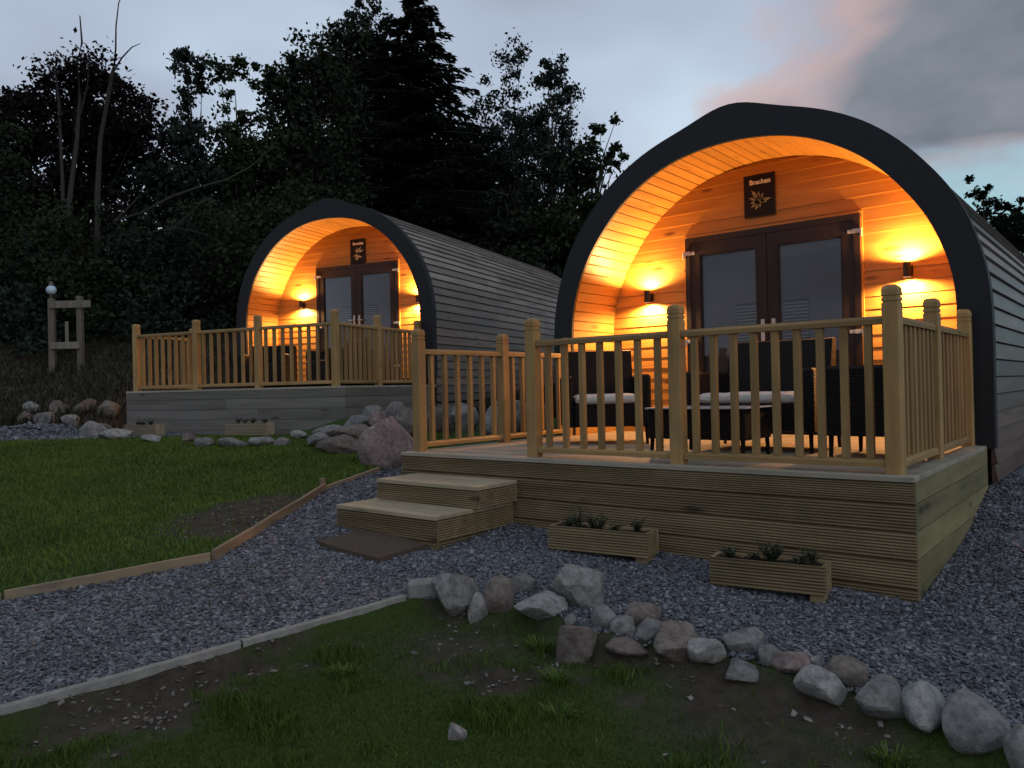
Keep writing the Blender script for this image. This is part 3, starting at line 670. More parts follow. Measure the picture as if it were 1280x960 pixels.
# ------------------------------------------------------------------ garden furniture (black rattan)
def rbox(mb, x0, x1, y0, y1, z0, z1, c=0.02): mb.cbox(x0, x1, y0, y1, z0, z1, c)
def seat_set(x, y, rz, w, dp, label, cat, name, cushion_label, arm_h=0.62, back_h=0.87):
    # faces local -y
    r = thing(name, label, cat, (x, y, 0.0), rz, 'black rattan seats on the near deck')
    a = 0.09
    mb = MB(); rbox(mb, -w/2+a, w/2-a, -dp/2, dp/2-0.1, 0.16, 0.36); mb.build('seat_base', M['rattan'], r)
    for s in (-1, 1):
        mb = MB(); rbox(mb, min(s*w/2, s*(w/2-a)), max(s*w/2, s*(w/2-a)), -dp/2-0.002, dp/2-0.02, 0.158, arm_h); mb.build('arm', M['rattan'], r)
    mb = MB(); bw = w/2-a*0.9
    P = [(dp/2-0.14, 0.362), (dp/2-0.03, 0.17), (dp/2+0.09, back_h-0.01), (dp/2+0.06, back_h), (dp/2-0.01, back_h-0.01)]
    mb.prism(P, 'x', -bw, bw); mb.build('backrest', M['rattan'], r)
    for sx in (-1, 1):
        for sy in (-1, 1):
            px, py = sx*(w/2-0.04), sy*(dp/2-0.05); MB().tube([(px, py, 0.17), (px*1.01, py*1.02, 0.0)], [0.018, 0.013], 8).build('leg', M['rattan'], r)
    c, s = math.cos(rz), math.sin(rz)
    mb = MB(); hw, h0 = w/2-a-0.008, 0.0; y0, y1 = -dp/2-0.015, dp/2-0.16
    R = []
    for z, ins in ((0.0, 0.03), (0.015, 0.008), (0.04, 0.0), (0.065, 0.008), (0.08, 0.035), (0.086, 0.10)):
        ring = []
        for k in range(32):
            t = 2*math.pi*k/32; ct, sn = math.cos(t), math.sin(t)
            ex = math.copysign(abs(ct)**0.22, ct); ey = math.copysign(abs(sn)**0.22, sn)
            ring.append((ex*(hw-ins), (y0+y1)/2+ey*((y1-y0)/2-ins), z+0.006*math.sin(5*t+z*30)*(z > 0.03)))
        R.append(ring)
    mb.rings(R); o = mb.build('seat_cushion', M['cushion'], None, True); o.location = (x, y, 0.361); o.rotation_euler = (0, 0, rz)
    tag(o, cushion_label, 'cushion', 'cream cushions on the rattan seats')
    return r
seat_set(-1.40, 1.50, 0.0, 1.02, 0.74, 'wide black rattan seat facing out before the glass doors', 'armchair', 'rattan_armchair', 'cream cushion on the middle rattan seat')
seat_set(-2.97, 1.62, rad(38), 0.78, 0.70, 'black rattan armchair at the left end of the near deck', 'armchair', 'rattan_armchair', 'cream cushion on the left rattan armchair')
seat_set(-0.50, 1.17, rad(-90), 0.76, 0.46, 'black rattan armchair side on by the right corner post', 'armchair', 'rattan_armchair', 'cream cushion on the right rattan armchair')
t = thing('coffee_table', 'low black rattan coffee table with pale glass top', 'table', (-1.52, 0.76, 0))
mb = MB(); rbox(mb, -0.37, 0.37, -0.24, 0.24, 0.13, 0.345, 0.012); mb.build('table_body', M['rattan'], t)
mb = MB(); rbox(mb, -0.385, 0.385, -0.255, 0.255, 0.3455, 0.356, 0.004); mb.build('glass_top', M['tabletop'], t)
for sx in (-1, 1):
    for sy in (-1, 1): MB().tube([(sx*0.345, sy*0.215, 0.14), (sx*0.35, sy*0.22, 0)], [0.017, 0.013], 8).build('leg', M['rattan'], t)
# far deck: two dark rattan chairs behind the railing
for lx, ly, rz, w, lab in ((-0.55, -0.9, 0.4, 0.75, 'dark rattan chair behind the far railing, left one'), (1.05, -1.2, -0.5, 0.75, 'dark rattan chair behind the far railing beside the corner post')):
    x, y, z = world_of(FAR, lx, ly, 0)
    r = thing('rattan_chair', lab, 'chair', (x, y, z), FAR[3]+rz, 'dark rattan chairs on the far deck')
    mb = MB(); rbox(mb, -w/2, w/2, -0.34, 0.3, 0.1, 0.40); mb.build('seat_base', M['rattan'], r)
    mb = MB(); rbox(mb, -w/2, w/2, 0.302, 0.39, 0.1, 0.72); mb.build('backrest', M['rattan'], r)
    for s in (-1, 1):
        mb = MB(); rbox(mb, min(s*w/2, s*(w/2-0.09)), max(s*w/2, s*(w/2-0.09)), -0.34, 0.3, 0.402, 0.56); mb.build('arm', M['rattan'], r)
        for sy in (-1, 1): MB().cyl(s*(w/2-0.05), sy*0.28, 0, 0.12, 0.02, n=8).build('leg', M['rattan'], r)

# ------------------------------------------------------------------ edging boards
def board(name, a, b, h_up, h_dn, th, mat, label, group, cat='edging'):
    L = math.hypot(b[0]-a[0], b[1]-a[1]); n = max(4, int(L/0.2)); ang = math.atan2(b[1]-a[1], b[0]-a[0]); V = []; R = []
    z0 = gzf(*a)
    for i in range(n+1):
        t = i/n; x, y = a[0]+(b[0]-a[0])*t, a[1]+(b[1]-a[1])*t; z = (gzf(*a)*(1-t)+gzf(*b)*t)-z0; wob = 0.004*math.sin(7*t*L+1)
        R.append([(t*L, -th/2+wob, z-h_dn), (t*L, th/2+wob, z-h_dn), (t*L, th/2+wob, z+h_up-0.003), (t*L, th/2-0.004+wob, z+h_up), (t*L, -th/2+0.004+wob, z+h_up), (t*L, -th/2+wob, z+h_up-0.003)])
    o = MB().rings(R).build(name, mat); o.location = (a[0], a[1], z0); o.rotation_euler = (0, 0, ang)
    return tag(o, label, cat, group)
g = 'timber boards edging the lawn'
board('edging_board', LEFT_EDGE[0], LEFT_EDGE[1], 0.05, 0.12, 0.03, M['edging'], 'timber edging board running out of the picture at left', g)
board('edging_board', (-4.135, -2.935), (-3.80, -1.86), 0.06, 0.12, 0.03, M['edging'], 'timber edging board left of the bend in the lawn edge', g)
board('edging_board', (-3.80, -1.83), (-4.86, -0.13), 0.07, 0.12, 0.03, M['edging'], 'long timber edging board from the bend towards the boulder', g)
board('edging_board', (-4.885, -0.09), (-5.10, 0.72), 0.04, 0.12, 0.025, M['edging'], 'thin timber edging board that ends at the pink boulder', g)
sk = MB().cbox(-0.025, 0.025, -0.02, 0.02, -0.1, 0.10, 0.004).build('stake', M['edging']); sk.location = (-4.93, -0.10, gzf(-4.93, -0.1)); tag(sk, 'short wooden stake where two edging boards meet', 'stake')
g = 'concrete kerb edging the gravel path'
board('kerb_stone', KERB[0], (-2.711, -3.416), 0.022, 0.2, 0.042, M['concrete'], 'concrete kerb length leaving the picture at lower left', g, 'kerb')
board('kerb_stone', (-2.71, -3.41), (-2.481, -2.456), 0.022, 0.2, 0.042, M['concrete'], 'middle concrete kerb length between path and soil', g, 'kerb')
board('kerb_stone', (-2.479, -2.444), (-2.275, -1.56), 0.022, 0.2, 0.042, M['concrete'], 'concrete kerb length next to the end block', g, 'kerb')
o = MB().cbox(-0.085, 0.085, -0.05, 0.05, -0.08, 0.085, 0.012).build('concrete_block', M['concrete']); o.location = (-2.235, -1.45, gzf(-2.235, -1.45)); o.rotation_euler = (0.05, -0.06, rad(40))
tag(o, 'small concrete block closing the kerb beside the rocks', 'block')

# ------------------------------------------------------------------ rocks
def ico(sub):
    bm = bmesh.new(); bmesh.ops.create_icosphere(bm, subdivisions=sub, radius=1); V = np.array([v.co[:] for v in bm.verts]); F = np.array([[v.index for v in f.verts] for f in bm.faces]); bm.free(); return V, F
ICO = ico(4)
def rock_verts(seed, cuts=14):
    r = np.random.default_rng(seed); V = ICO[0].copy()
    nrm = r.normal(size=(cuts, 3)); nrm /= np.linalg.norm(nrm, axis=1)[:, None]; off = r.uniform(0.50, 0.84, cuts); pw = r.uniform(9, 26)
    dt = V@nrm.T; k = np.where(dt > 1e-3, off/np.maximum(dt, 1e-3), 9); kk = np.minimum(k, 4.0); V = V*np.minimum(1.0, 1.06*((kk**-pw).sum(1)+1)**(-1/pw))[:, None]
    lo, hi = V.min(0), V.max(0); V = (V-(lo+hi)/2)/((hi-lo)/2)
    disp = np.zeros(len(V))
    for f, a in ((2.2, .05), (4.5, .035), (9, .024), (18, .015), (34, .009)):
        for _ in range(3):
            q = r.normal(size=3); q /= np.linalg.norm(q); w_ = r.normal(size=3)*0.4
            disp += a/1.6*(0.6-np.abs(np.sin((V@q)*f*0.5+1.3*np.sin(V@w_*f*0.6+r.uniform(0, 6))+r.uniform(0, 6))))
    disp += r.normal(0, 0.006, len(V)); V = V*(1+disp)[:, None]
    lo, hi = V.min(0), V.max(0); return (V-(lo+hi)/2)/((hi-lo)/2)
def rock(x, y, w, h, mat, label, group, z=None, depth=0.8, rz=None, sink=0.28, seed=None, tilt=0.12):
    seed = random.randrange(10**6) if seed is None else seed
    V = rock_verts(seed); zz = gzf(x, y) if z is None else z
    a = random.uniform(-0.4, 0.4)+math.atan2(RH[1], RH[0]) if rz is None else rz
    tx = random.uniform(-tilt, tilt); H = h*(1+sink); V = V*np.array([w/2, w*depth/2, H/2])
    R = np.array(Matrix.Rotation(tx, 3, 'Y')); V = V@R.T; V[:, 2] += H/2-h*sink
    me = np_mesh('rock', V, ICO[1], np.full(len(V), random.random()), True); me.set_sharp_from_angle(angle=rad(24))
    o = link('rock', me, M[mat]); o.location = (x, y, zz); o.rotation_euler = (0, 0, a); return tag(o, label, 'rock', group)
g = 'stones edging the gravel in the foreground'
for x, y, w, h, m, lab in [
    (-2.03, -1.41, .25, .21, 'rock_grey', 'sloping grey boulder at the left start of the stone row, next to the block'),
    (-1.88, -1.39, .105, .15, 'rock_pale', 'small upright pale stone wedged against a sloping grey boulder'),
    (-1.80, -1.30, .15, .20, 'rock_brown', 'upright brownish stone just right of the small pale upright one'),
    (-1.83, -1.06, .15, .11, 'rock_grey', 'ragged grey stone set back on the gravel behind the pale slab'),
    (-1.57, -1.25, .29, .13, 'rock_white', 'low whitish slab stone with grass in front'),
    (-1.46, -1.04, .27, .26, 'rock_pale', 'tallest pale rounded boulder of the row, below the first planter'),
    (-1.19, -1.46, .20, .20, 'rock_brown', 'angular brown pointed stone standing foremost on the grass'),
    (-1.17, -1.22, .14, .12, 'rock_grey', 'grey stone tucked right of the angular brown pointed one'),
    (-1.07, -1.05, .20, .11, 'rock_brown', 'dark wedge stone leaning back on the gravel edge'),
    (-1.06, -1.24, .12, .09, 'rock_grey', 'small blunt stone in front of the dark wedge stone'),
    (-0.93, -1.20, .16, .10, 'rock_grey', 'smooth tilted oval stone beside the dark wedge stone'),
    (-0.77, -1.26, .20, .15, 'rock_brown', 'big tan stone with a dark undercut face'),
    (-0.63, -1.23, .17, .11, 'rock_pale', 'very pale ribbed stone mid row, right of the undercut tan one'),
    (-0.52, -1.06, .18, .13, 'rock_grey', 'veined grey domed stone lying behind on the gravel'),
    (-0.46, -1.23, .14, .07, 'rock_grey', 'half buried grey stone under the veined domed one'),
    (-0.37, -1.12, .10, .09, 'rock_pale', 'round pale cobble between veined dome and pinkish stone'),
    (-0.27, -1.14, .15, .10, 'rock_pink', 'pinkish stone lying at the bare brown soil'),
    (-0.18, -1.07, .07, .07, 'rock_grey', 'tiny grey stone behind the pinkish one'),
    (-0.10, -1.23, .20, .13, 'rock_pale', 'triangular pale stone below the near deck corner'),
    (-0.04, -1.10, .17, .12, 'rock_brown', 'dark brown flat stone leaning behind the triangular pale one'),
    (0.12, -1.25, .19, .15, 'rock_pale', 'smooth round grey white boulder left of the notched one'),
    (0.28, -1.23, .18, .16, 'rock_white', 'whitest boulder with a notch on top, near lower right'),
    (0.45, -1.27, .21, .19, 'rock_grey', 'largest mossy boulder at the lower right'),
    (0.60, -1.36, .12, .16, 'rock_pale', 'boulder cut off by the lower right picture corner'),
    (-0.98, -1.34, .20, .06, 'rock_brown', 'flat dark stone sunk in soil before the oval one'),
    (-1.33, -1.30, .06, .05, 'rock_pale', 'pebble sized pale stone left of the pointed brown one')]:
    rock(x, y, w*1.07, h*0.82, m, lab, g, depth=0.9, sink=0.5)
rock(-1.17, -2.31, .075, .065, 'rock_pale', 'single pale stone alone in the foreground grass', g)
g = 'rocks heaped beside the far deck'
rock(-5.24, 1.02, .62, .50, 'rock_pink', 'big pinkish boulder beside the left deck corner', g, depth=0.9, seed=4, rz=0.5)
def srock(px, py, d, w, h, m, lab, g, **k):      # px,py: site bearing offsets (tangent) so stones sit on the heap at distance d
    x, y = site(px*d, d); z = CAM[2]-py*d; rock(x, y, w*1.2, h*1.22, m, lab, g, z=z, **k)
for a in [(-.2047, .0615, 9.35, .50, .15, 'rock_brown', 'long tilted slab topping the heap left of the pink boulder'),
          (-.2364, .0545, 9.5, .34, .10, 'rock_grey', 'flat grey slab at the upper left of the heap'),
          (-.2450, .0650, 9.3, .30, .11, 'rock_grey', 'lower flat slab at the left foot of the heap'),
          (-.2190, .0760, 9.05, .50, .16, 'rock_brown', 'dark slab under the long tilted one, touching the lawn'),
          (-.1945, .0475, 9.6, .34, .14, 'rock_grey', 'small jagged stone behind the long tilted slab'),
          (-.1800, .0400, 9.7, .22, .18, 'rock_grey', 'upright mottled stone high on the heap'),
          (-.1730, .0475, 9.45, .19, .17, 'rock_pink', 'rosy stone lodged above the pink boulder'),
          (-.1480, .0420, 9.5, .24, .22, 'rock_grey', 'pointed grey stone on top of the heap by the railing post'),
          (-.1620, .0430, 9.5, .16, .15, 'rock_brown', 'small dark stone between rosy and pointed stones'),
          (-.1330, .0580, 9.2, .30, .28, 'rock_brown', 'reddish stone half behind the corner railing post')]:
    srock(*a[:7], g)
for x, y, w, h, m, lab in [(-5.49, 3.22, .66, .46, 'rock_pale', 'broad pale rock seen through the left railing middle'), (-6.17, 3.17, .42, .36, 'rock_grey', 'grey rock seen through the left railing behind the pale one'),
                           (-6.18, 2.68, .36, .34, 'rock_brown', 'dark rock seen just right of the left railing corner post'), (-5.36, 3.77, .32, .32, 'rock_grey', 'rear rock seen between left railing and near pod')]:
    rock(x, y, w, h, m, lab, 'rocks behind the left railing')
g = 'low stones between lawn and far deck'
for x, y, w, h, m, lab in [(-10.50, .24, .42, .25, 'rock_grey', 'tilted flat stone over a dark hollow at the far path end'), (-9.71, .14, .47, .15, 'rock_pale', 'long pale stone at the lawn edge left of the far deck'),
    (-9.04, .32, .26, .11, 'rock_pale', 'pale stone on the lawn edge before the left grey planter'), (-8.51, .54, .18, .12, 'rock_brown', 'short stone right of the left grey planter'),
    (-8.06, .51, .23, .11, 'rock_grey', 'dull stone between the two grey planters'), (-7.74, .70, .37, .11, 'rock_grey', 'long dull stone before the middle grey planter'),
    (-7.41, .88, .31, .12, 'rock_white', 'bright white stone at the lawn edge below the far deck'), (-7.21, 1.03, .21, .10, 'rock_grey', 'small stone right of the bright white one'),
    (-7.30, 1.35, .21, .10, 'rock_pale', 'oval pale stone below the far deck corner')]:
    rock(x, y, w, h, m, lab, g)
g = 'stones at the foot of the bank on the left'
for u, d, w, h, m, lab in [(-7.95, 12.95, .34, .26, 'rock_pale', 'uppermost left stone below the timber stand'), (-7.48, 12.9, .36, .30, 'rock_grey', 'squarish stone below the timber stand'), (-7.02, 12.85, .46, .30, 'rock_grey', 'wide pale topped stone on the bank foot'),
    (-6.62, 12.8, .42, .32, 'rock_grey', 'blue grey stone against the left end of the far deck'), (-7.28, 12.2, .40, .25, 'rock_pale', 'squared white stone by the far gravel strip'), (-6.88, 12.15, .34, .23, 'rock_pale', 'second squared white stone, nearer the far deck'),
    (-7.8, 12.5, .34, .23, 'rock_brown', 'dark stone at the left end of the bank foot'), (-6.45, 12.2, .50, .20, 'rock_grey', 'slanting slab between white stones and far deck')]:
    x, y = site(u, d); rock(x, y, w*.8, h*.72, 'rock_brown' if m == 'rock_grey' else m, lab, g, sink=0.45)

# ------------------------------------------------------------------ ground, gravel, grass
def axis(*parts): return np.unique(np.round(np.concatenate([np.arange(a, b, s) for a, b, s in parts]), 4))
us = axis((-300, -60, 40), (-60, -12, 3), (-12, -6.5, 0.3), (-6.5, 4.0, 0.07), (4.0, 12, 0.4), (12, 60, 4), (60, 301, 40))
ds = axis((-60, -6, 6), (-6, 1.5, 0.5), (1.5, 9.0, 0.07), (9.0, 18, 0.2), (18, 40, 1.5), (40, 301, 20))
UU, DD = np.meshgrid(us, ds); GX = CAM[0]+UU*RH[0]+DD*FH[0]; GY = CAM[1]+UU*RH[1]+DD*FH[1]; GZ = gz(GX, GY)
nu, nd = len(us), len(ds); idx = np.arange(nu*nd).reshape(nd, nu)
Q = np.stack([idx[:-1, :-1], idx[:-1, 1:], idx[1:, 1:], idx[1:, :-1]], -1).reshape(-1, 4)
GV = np.stack([GX, GY, GZ], -1).reshape(-1, 3); ctr = GV[Q].mean(1)
def turf_mask(x, y):
    d = (x-CAM[0])*FH[0]+(y-CAM[1])*FH[1]; u = (x-CAM[0])*RH[0]+(y-CAM[1])*RH[1]
    inF = inpoly(x, y, FORE_POLY); n = fbm(x, y, 2.1, 40)
    edge = polydist(x, y, KERB+ROCKROW[1:])
    fore = ss(0.36, 0.52, 0.55*n+0.45*fbm(x, y, 6.5, 44)+0.16*ss(0.2, 0.9, edge)-0.05)
    bare = np.maximum(np.exp(-(((x+0.25)/0.55)**2+((y+1.62)/0.28)**2)), np.exp(-(((x+1.75)/0.35)**2+((y+1.75)/0.30)**2)))
    fore = fore*(1-0.9*bare)
    lawn = 1-0.95*ss(0.22, 0.5, 0.95*np.exp(-(((x+4.62)/0.62)**2+((y+0.85)/0.95)**2))*(0.2+0.7*n+0.8*fbm(x, y, 9, 31)-0.1))
    lawn = lawn*(0.75+0.25*ss(0.3, 0.5, fbm(x, y, 1.6, 77)))
    bankm = ss(11.2, 12.4, d)        # bare, root-filled earth under the trees
    return np.where(inF, fore, lawn*(1-bankm))
tm = turf_mask(GV[:, 0], GV[:, 1])
isg = (inpoly(ctr[:, 0], ctr[:, 1], GRAVEL_POLY) & (polydist(ctr[:, 0], ctr[:, 1], KERB+ROCKROW[1:]) > 0.045)) | inpoly(ctr[:, 0], ctr[:, 1], FAR_STRIP)
def sub(Qs, name, mat, turf):
    used = np.unique(Qs); mp = np.zeros(len(GV), np.int32); mp[used] = np.arange(len(used))
    return link(name, np_mesh(name, GV[used], mp[Qs], None, True, turf[used]), mat)
tag(sub(Q[~isg], 'ground', M['ground'], tm), kind='structure')
tag(sub(Q[isg], 'gravel_path', M['gravelbed'], tm), kind='structure')

def scatter(n, box, cond):
    u0, u1, d0, d1 = box; u = rng.uniform(u0, u1, n); d = rng.uniform(d0, d1, n)
    x = CAM[0]+u*RH[0]+d*FH[0]; y = CAM[1]+u*RH[1]+d*FH[1]; k = cond(x, y, d); return x[k], y[k], d[k]
def on_deck(x, y):
    return ((x > -4.0) & (x < 0.0) & (y > 0.0) & (y < 9)) | ((x > -3.8) & (x < -2.75) & (y > -0.83) & (y < 0.1))
# slate chips: flattened irregular wedges
def chips(x, y, size, name, label, mat):
    n = len(x); z = gz(x, y)
    base = np.array([[-1, -.7, -.5], [.9, -.8, -.4], [1, .6, -.5], [-.7, .9, -.4], [-.8, -.5, .5], [.7, -.6, .4], [.6, .5, .5], [-.6, .6, .35]])
    V = base[None]*(1+rng.uniform(-0.35, 0.35, (n, 8, 3)))
    V = V*np.stack([size*rng.uniform(0.7, 1.3, n), size*rng.uniform(0.5, 1.0, n), size*rng.uniform(0.22, 0.55, n)], -1)[:, None]
    ax = rng.normal(size=(n, 3)); ax[:, 2] *= 0.4; ax /= np.linalg.norm(ax, axis=1)[:, None]; an = rng.normal(0, 0.55, n)
    def rot(V, ax, an):
        c = np.cos(an)[:, None, None]; s = np.sin(an)[:, None, None]; k = ax[:, None]
        return V*c+np.cross(np.broadcast_to(k, V.shape), V)*s+k*(V*k).sum(-1, keepdims=True)*(1-c)
    V = rot(V, ax, an); V = rot(V, np.tile([0., 0, 1], (n, 1)), rng.uniform(0, 6.28, n))
    V += np.stack([x, y, z+size*rng.uniform(0.0, 0.55, n)], -1)[:, None]
    Fb = np.array([[0, 3, 2, 1], [4, 5, 6, 7], [0, 1, 5, 4], [1, 2, 6, 5], [2, 3, 7, 6], [3, 0, 4, 7]])
    F = (Fb[None]+8*np.arange(n)[:, None, None]).reshape(-1, 4)
    t = np.clip(rng.beta(1.6, 2.6, n)+0.25*(fbm(x, y, 3, 5)-0.5), 0, 1); t = np.where(rng.random(n) < 0.04, 0.95, t)
    return tag(link(name, np_mesh(name, V.reshape(-1, 3), F, np.repeat(t, 8)), mat), label, 'gravel', kind='stuff')
inG = lambda x, y, d: inpoly(x, y, GRAVEL_POLY) & ~on_deck(x, y)
xs1, ys1, d1 = scatter(115000, (-3.6, 3.2, 2.2, 5.2), inG)
xs2, ys2, d2 = scatter(60000, (-4.6, 4.2, 5.2, 9.2), lambda x, y, d: inG(x, y, d) | (inpoly(x, y, FAR_STRIP)))
xs3, ys3, d3 = scatter(9000, (-13, -4.5, 10.2, 12.3), lambda x, y, d: inpoly(x, y, FAR_STRIP))
X = np.r_[xs1, xs2, xs3]; Y = np.r_[ys1, ys2, ys3]; SZ = np.r_[rng.uniform(0.006, 0.0175, len(xs1)), rng.uniform(0.009, 0.020, len(xs2)), rng.uniform(0.02, 0.035, len(xs3))]
chips(X, Y, SZ, 'gravel', 'blue grey slate chippings covering the path', M['chip'])
# loose stones on the bare soil of the foreground
xp, yp, dp = scatter(9000, (-2.6, 2.2, 2.0, 5.0), lambda x, y, d: inpoly(x, y, FORE_POLY) & (turf_mask(x, y) < 0.45))
xq, yq, dq = scatter(5000, (-4.5, -1.2, 4.2, 7.0), lambda x, y, d: ~inpoly(x, y, GRAVEL_POLY) & ~inpoly(x, y, FORE_POLY) & (turf_mask(x, y) < 0.4))
k = rng.random(len(xp)) < 0.10+0.9*ss(0.45, 0.75, fbm(xp, yp, 3.0, 90))*0.5+0.6*np.exp(-polydist(xp, yp, KERB+ROCKROW[1:3])/0.25)
kq = rng.random(len(xq)) < 0.3
xa, ya = np.r_[xp[k], xq[kq]], np.r_[yp[k], yq[kq]]
tag(chips(xa, ya, rng.uniform(0.006, 0.017, len(xa)), 'soil_stones', 'loose stone chips scattered on the bare soil', tint_mat('soil_chips', (0.06, 0.05, 0.04), (0.26, 0.24, 0.21), 0.8)), kind='stuff')

def blades(x, y, h, w, name, label, mat, lean=0.55, tint=None, zoff=0.0):
    n = len(x); z = gz(x, y)-0.004+zoff; a = rng.uniform(0, 6.28, n); b = rng.uniform(0, 6.28, n); l = h*lean*rng.uniform(0.2, 1.3, n)
    sx, sy = np.cos(a)*w/2, np.sin(a)*w/2; lx, ly = np.cos(b)*l, np.sin(b)*l
    P = np.stack([np.stack([x-sx, y-sy, z], -1), np.stack([x+sx, y+sy, z], -1),
                  np.stack([x+lx*0.35+sx*0.75, y+ly*0.35+sy*0.75, z+h*0.6], -1), np.stack([x+lx*0.35-sx*0.75, y+ly*0.35-sy*0.75, z+h*0.6], -1),
                  np.stack([x+lx, y+ly, z+h], -1)], 1)
    q = 5*np.arange(n)[:, None]; F = np.concatenate([np.concatenate([q+0, q+1, q+2], 1), np.concatenate([q+0, q+2, q+3], 1), np.concatenate([q+3, q+2, q+4], 1)], 0)
    t = rng.uniform(0, 1, n) if tint is None else tint
    return tag(link(name, np_mesh(name, P.reshape(-1, 3), F, np.repeat(t, 5)), mat), label, 'grass', kind='stuff')
inL = lambda x, y, d: ~inpoly(x, y, GRAVEL_POLY) & ~inpoly(x, y, FORE_POLY) & ~inpoly(x, y, FAR_STRIP) & (rng.random(len(x)) < turf_mask(x, y))
ftest = lambda x, y, d: inL(x, y, d) & (rectdist(x, y, FAR, 2.1, -2.9, 7) > 0.12) & (polydist(x, y, LEFT_EDGE) > 0.05) & (np.hypot((x+7.0)/0.85, (y-1.95)/0.7) > 1)
x, y, d = scatter(430000, (-14.0, -0.8, 1.5, 10.6), lambda x, y, d: ftest(x, y, d) & ((x-CAM[0])*RH[0]+(y-CAM[1])*RH[1] > -0.72*d-3.5*rng.random(len(x))))
hn = 0.6+0.9*fbm(x, y, 2.5, 21)
blades(x, y, rng.uniform(0.018, 0.045, len(x))*hn, 0.004+0.0007*d, 'lawn_grass', 'short green lawn between path and far deck', M['grass'], 0.7, np.clip(0.05+0.75*fbm(x, y, 1.7, 8)+0.25*(fbm(x, y, 7, 18)-.5)+rng.normal(0, 0.14, len(x)), 0, 1))
inFo = lambda x, y, d: inpoly(x, y, FORE_POLY) & (rng.random(len(x)) < turf_mask(x, y)**1.3) & (polydist(x, y, KERB+ROCKROW[1:]) > 0.06)
x, y, d = scatter(230000, (-2.8, 2.4, 1.7, 5.2), inFo)
tuft = ss(0.5, 0.75, fbm(x, y, 3.3, 61))
blades(x, y, (0.018+0.050*tuft)*rng.uniform(0.5, 1.3, len(x)), 0.0042, 'foreground_grass', 'patchy uneven grass growing in the foreground soil', M['grass'], 0.75, np.clip(0.36*fbm(x, y, 2.0, 9)+0.08*tuft-0.10+rng.normal(0, 0.15, len(x))+0.5*(rng.random(len(x)) < 0.03), 0, 1))
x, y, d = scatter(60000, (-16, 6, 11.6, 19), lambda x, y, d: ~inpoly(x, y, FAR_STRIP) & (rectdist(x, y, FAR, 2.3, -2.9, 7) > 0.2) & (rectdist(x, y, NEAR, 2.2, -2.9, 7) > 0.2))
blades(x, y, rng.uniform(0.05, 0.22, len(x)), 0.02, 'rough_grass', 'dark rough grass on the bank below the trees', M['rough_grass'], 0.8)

def tuft_plant(x, y, n, h, w, label, spread=0.05, mat='grass'):
    px = rng.normal(0, spread, n); py = rng.normal(0, spread, n); b = np.arctan2(py, px); mb = MB()
    for i in range(n):
        hh = 0.55*h*rng.uniform(0.4, 1); l = hh*rng.uniform(0.4, 1.3); dx, dy = math.cos(b[i])*l, math.sin(b[i])*l; sx, sy = -math.sin(b[i])*w/2, math.cos(b[i])*w/2
        mb.add([(px[i]-sx, py[i]-sy, -0.01), (px[i]+sx, py[i]+sy, -0.01), (px[i]+dx*.3+sx, py[i]+dy*.3+sy, hh*.6), (px[i]+dx*.3-sx, py[i]+dy*.3-sy, hh*.6), (px[i]+dx*.7+sx*.6, py[i]+dy*.7+sy*.6, hh*.95), (px[i]+dx*.7-sx*.6, py[i]+dy*.7-sy*.6, hh*.95), (px[i]+dx, py[i]+dy, hh*.9)],
               [(0, 1, 2, 3), (3, 2, 4, 5), (5, 4, 6)], float(rng.uniform(0, 0.5)))
    o = mb.build('grass_tuft', M[mat]); o.location = (x, y, gzf(x, y)); return tag(o, label, 'grass tuft', 'longer grass tufts in the foreground')
for x, y, n, h, lab in [(-1.37, -1.50, 60, .13, 'grass tuft in front of the low whitish slab stone'), (-1.12, -1.72, 90, .12, 'lush grass tuft below the pointed brown stone'), (-0.93, -1.95, 45, .10, 'broad leaved weed tuft in the middle foreground'),
                        (0.22, -1.50, 70, .12, 'grass tuft growing before the whitest boulder'), (-1.95, -2.25, 80, .10, 'bright grass tuft left of the lone pale stone'), (-0.2, -2.0, 70, .11, 'grass tuft at the lower picture edge right of centre')]:
    tuft_plant(x, y, int(n*1.3), h, 0.006, lab, 0.03)

# ------------------------------------------------------------------ trees
def leaves(blobs, n, size, seed, clump=0.30, per=70, droop=0.0):
    r = np.random.default_rng(seed); B = np.array([b[:3] for b in blobs]); Rd = np.array([b[3:] for b in blobs]); vol = Rd.prod(1)**0.8; vol /= vol.sum()
    nc = max(3, n//per); k = r.choice(len(B), nc, p=vol); dr = r.normal(size=(nc, 3)); dr /= np.linalg.norm(dr, axis=1)[:, None]
    cc = B[k]+dr*Rd[k]*(r.random(nc)**0.45)[:, None]; cs = clump*r.uniform(0.5, 1.3, nc)*np.clip(Rd[k].mean(1), 0.35, 1.4)**0.6
    j = r.integers(0, nc, n); off = r.normal(size=(n, 3))*np.array([1, 1, 0.75]); P = cc[j]+off*cs[j][:, None]*0.62
    P[:, 2] -= droop*np.abs(r.normal(size=n))*cs[j]
    a = r.normal(size=(n, 3)); a /= np.linalg.norm(a, axis=1)[:, None]; b = np.cross(a, r.normal(size=(n, 3))); b /= np.linalg.norm(b, axis=1)[:, None]
    s = size*r.uniform(0.55, 1.25, n)[:, None]
    V = np.stack([P-a*s*0.5, P+b*s*0.30, P+a*s*0.5, P-b*s*0.30], 1).reshape(-1, 3)
    F = np.arange(4*n).reshape(-1, 4); t = np.clip(0.5*r.random(nc)[j]+0.5*r.random(n), 0, 1); return V, F, np.repeat(t, 4), cc
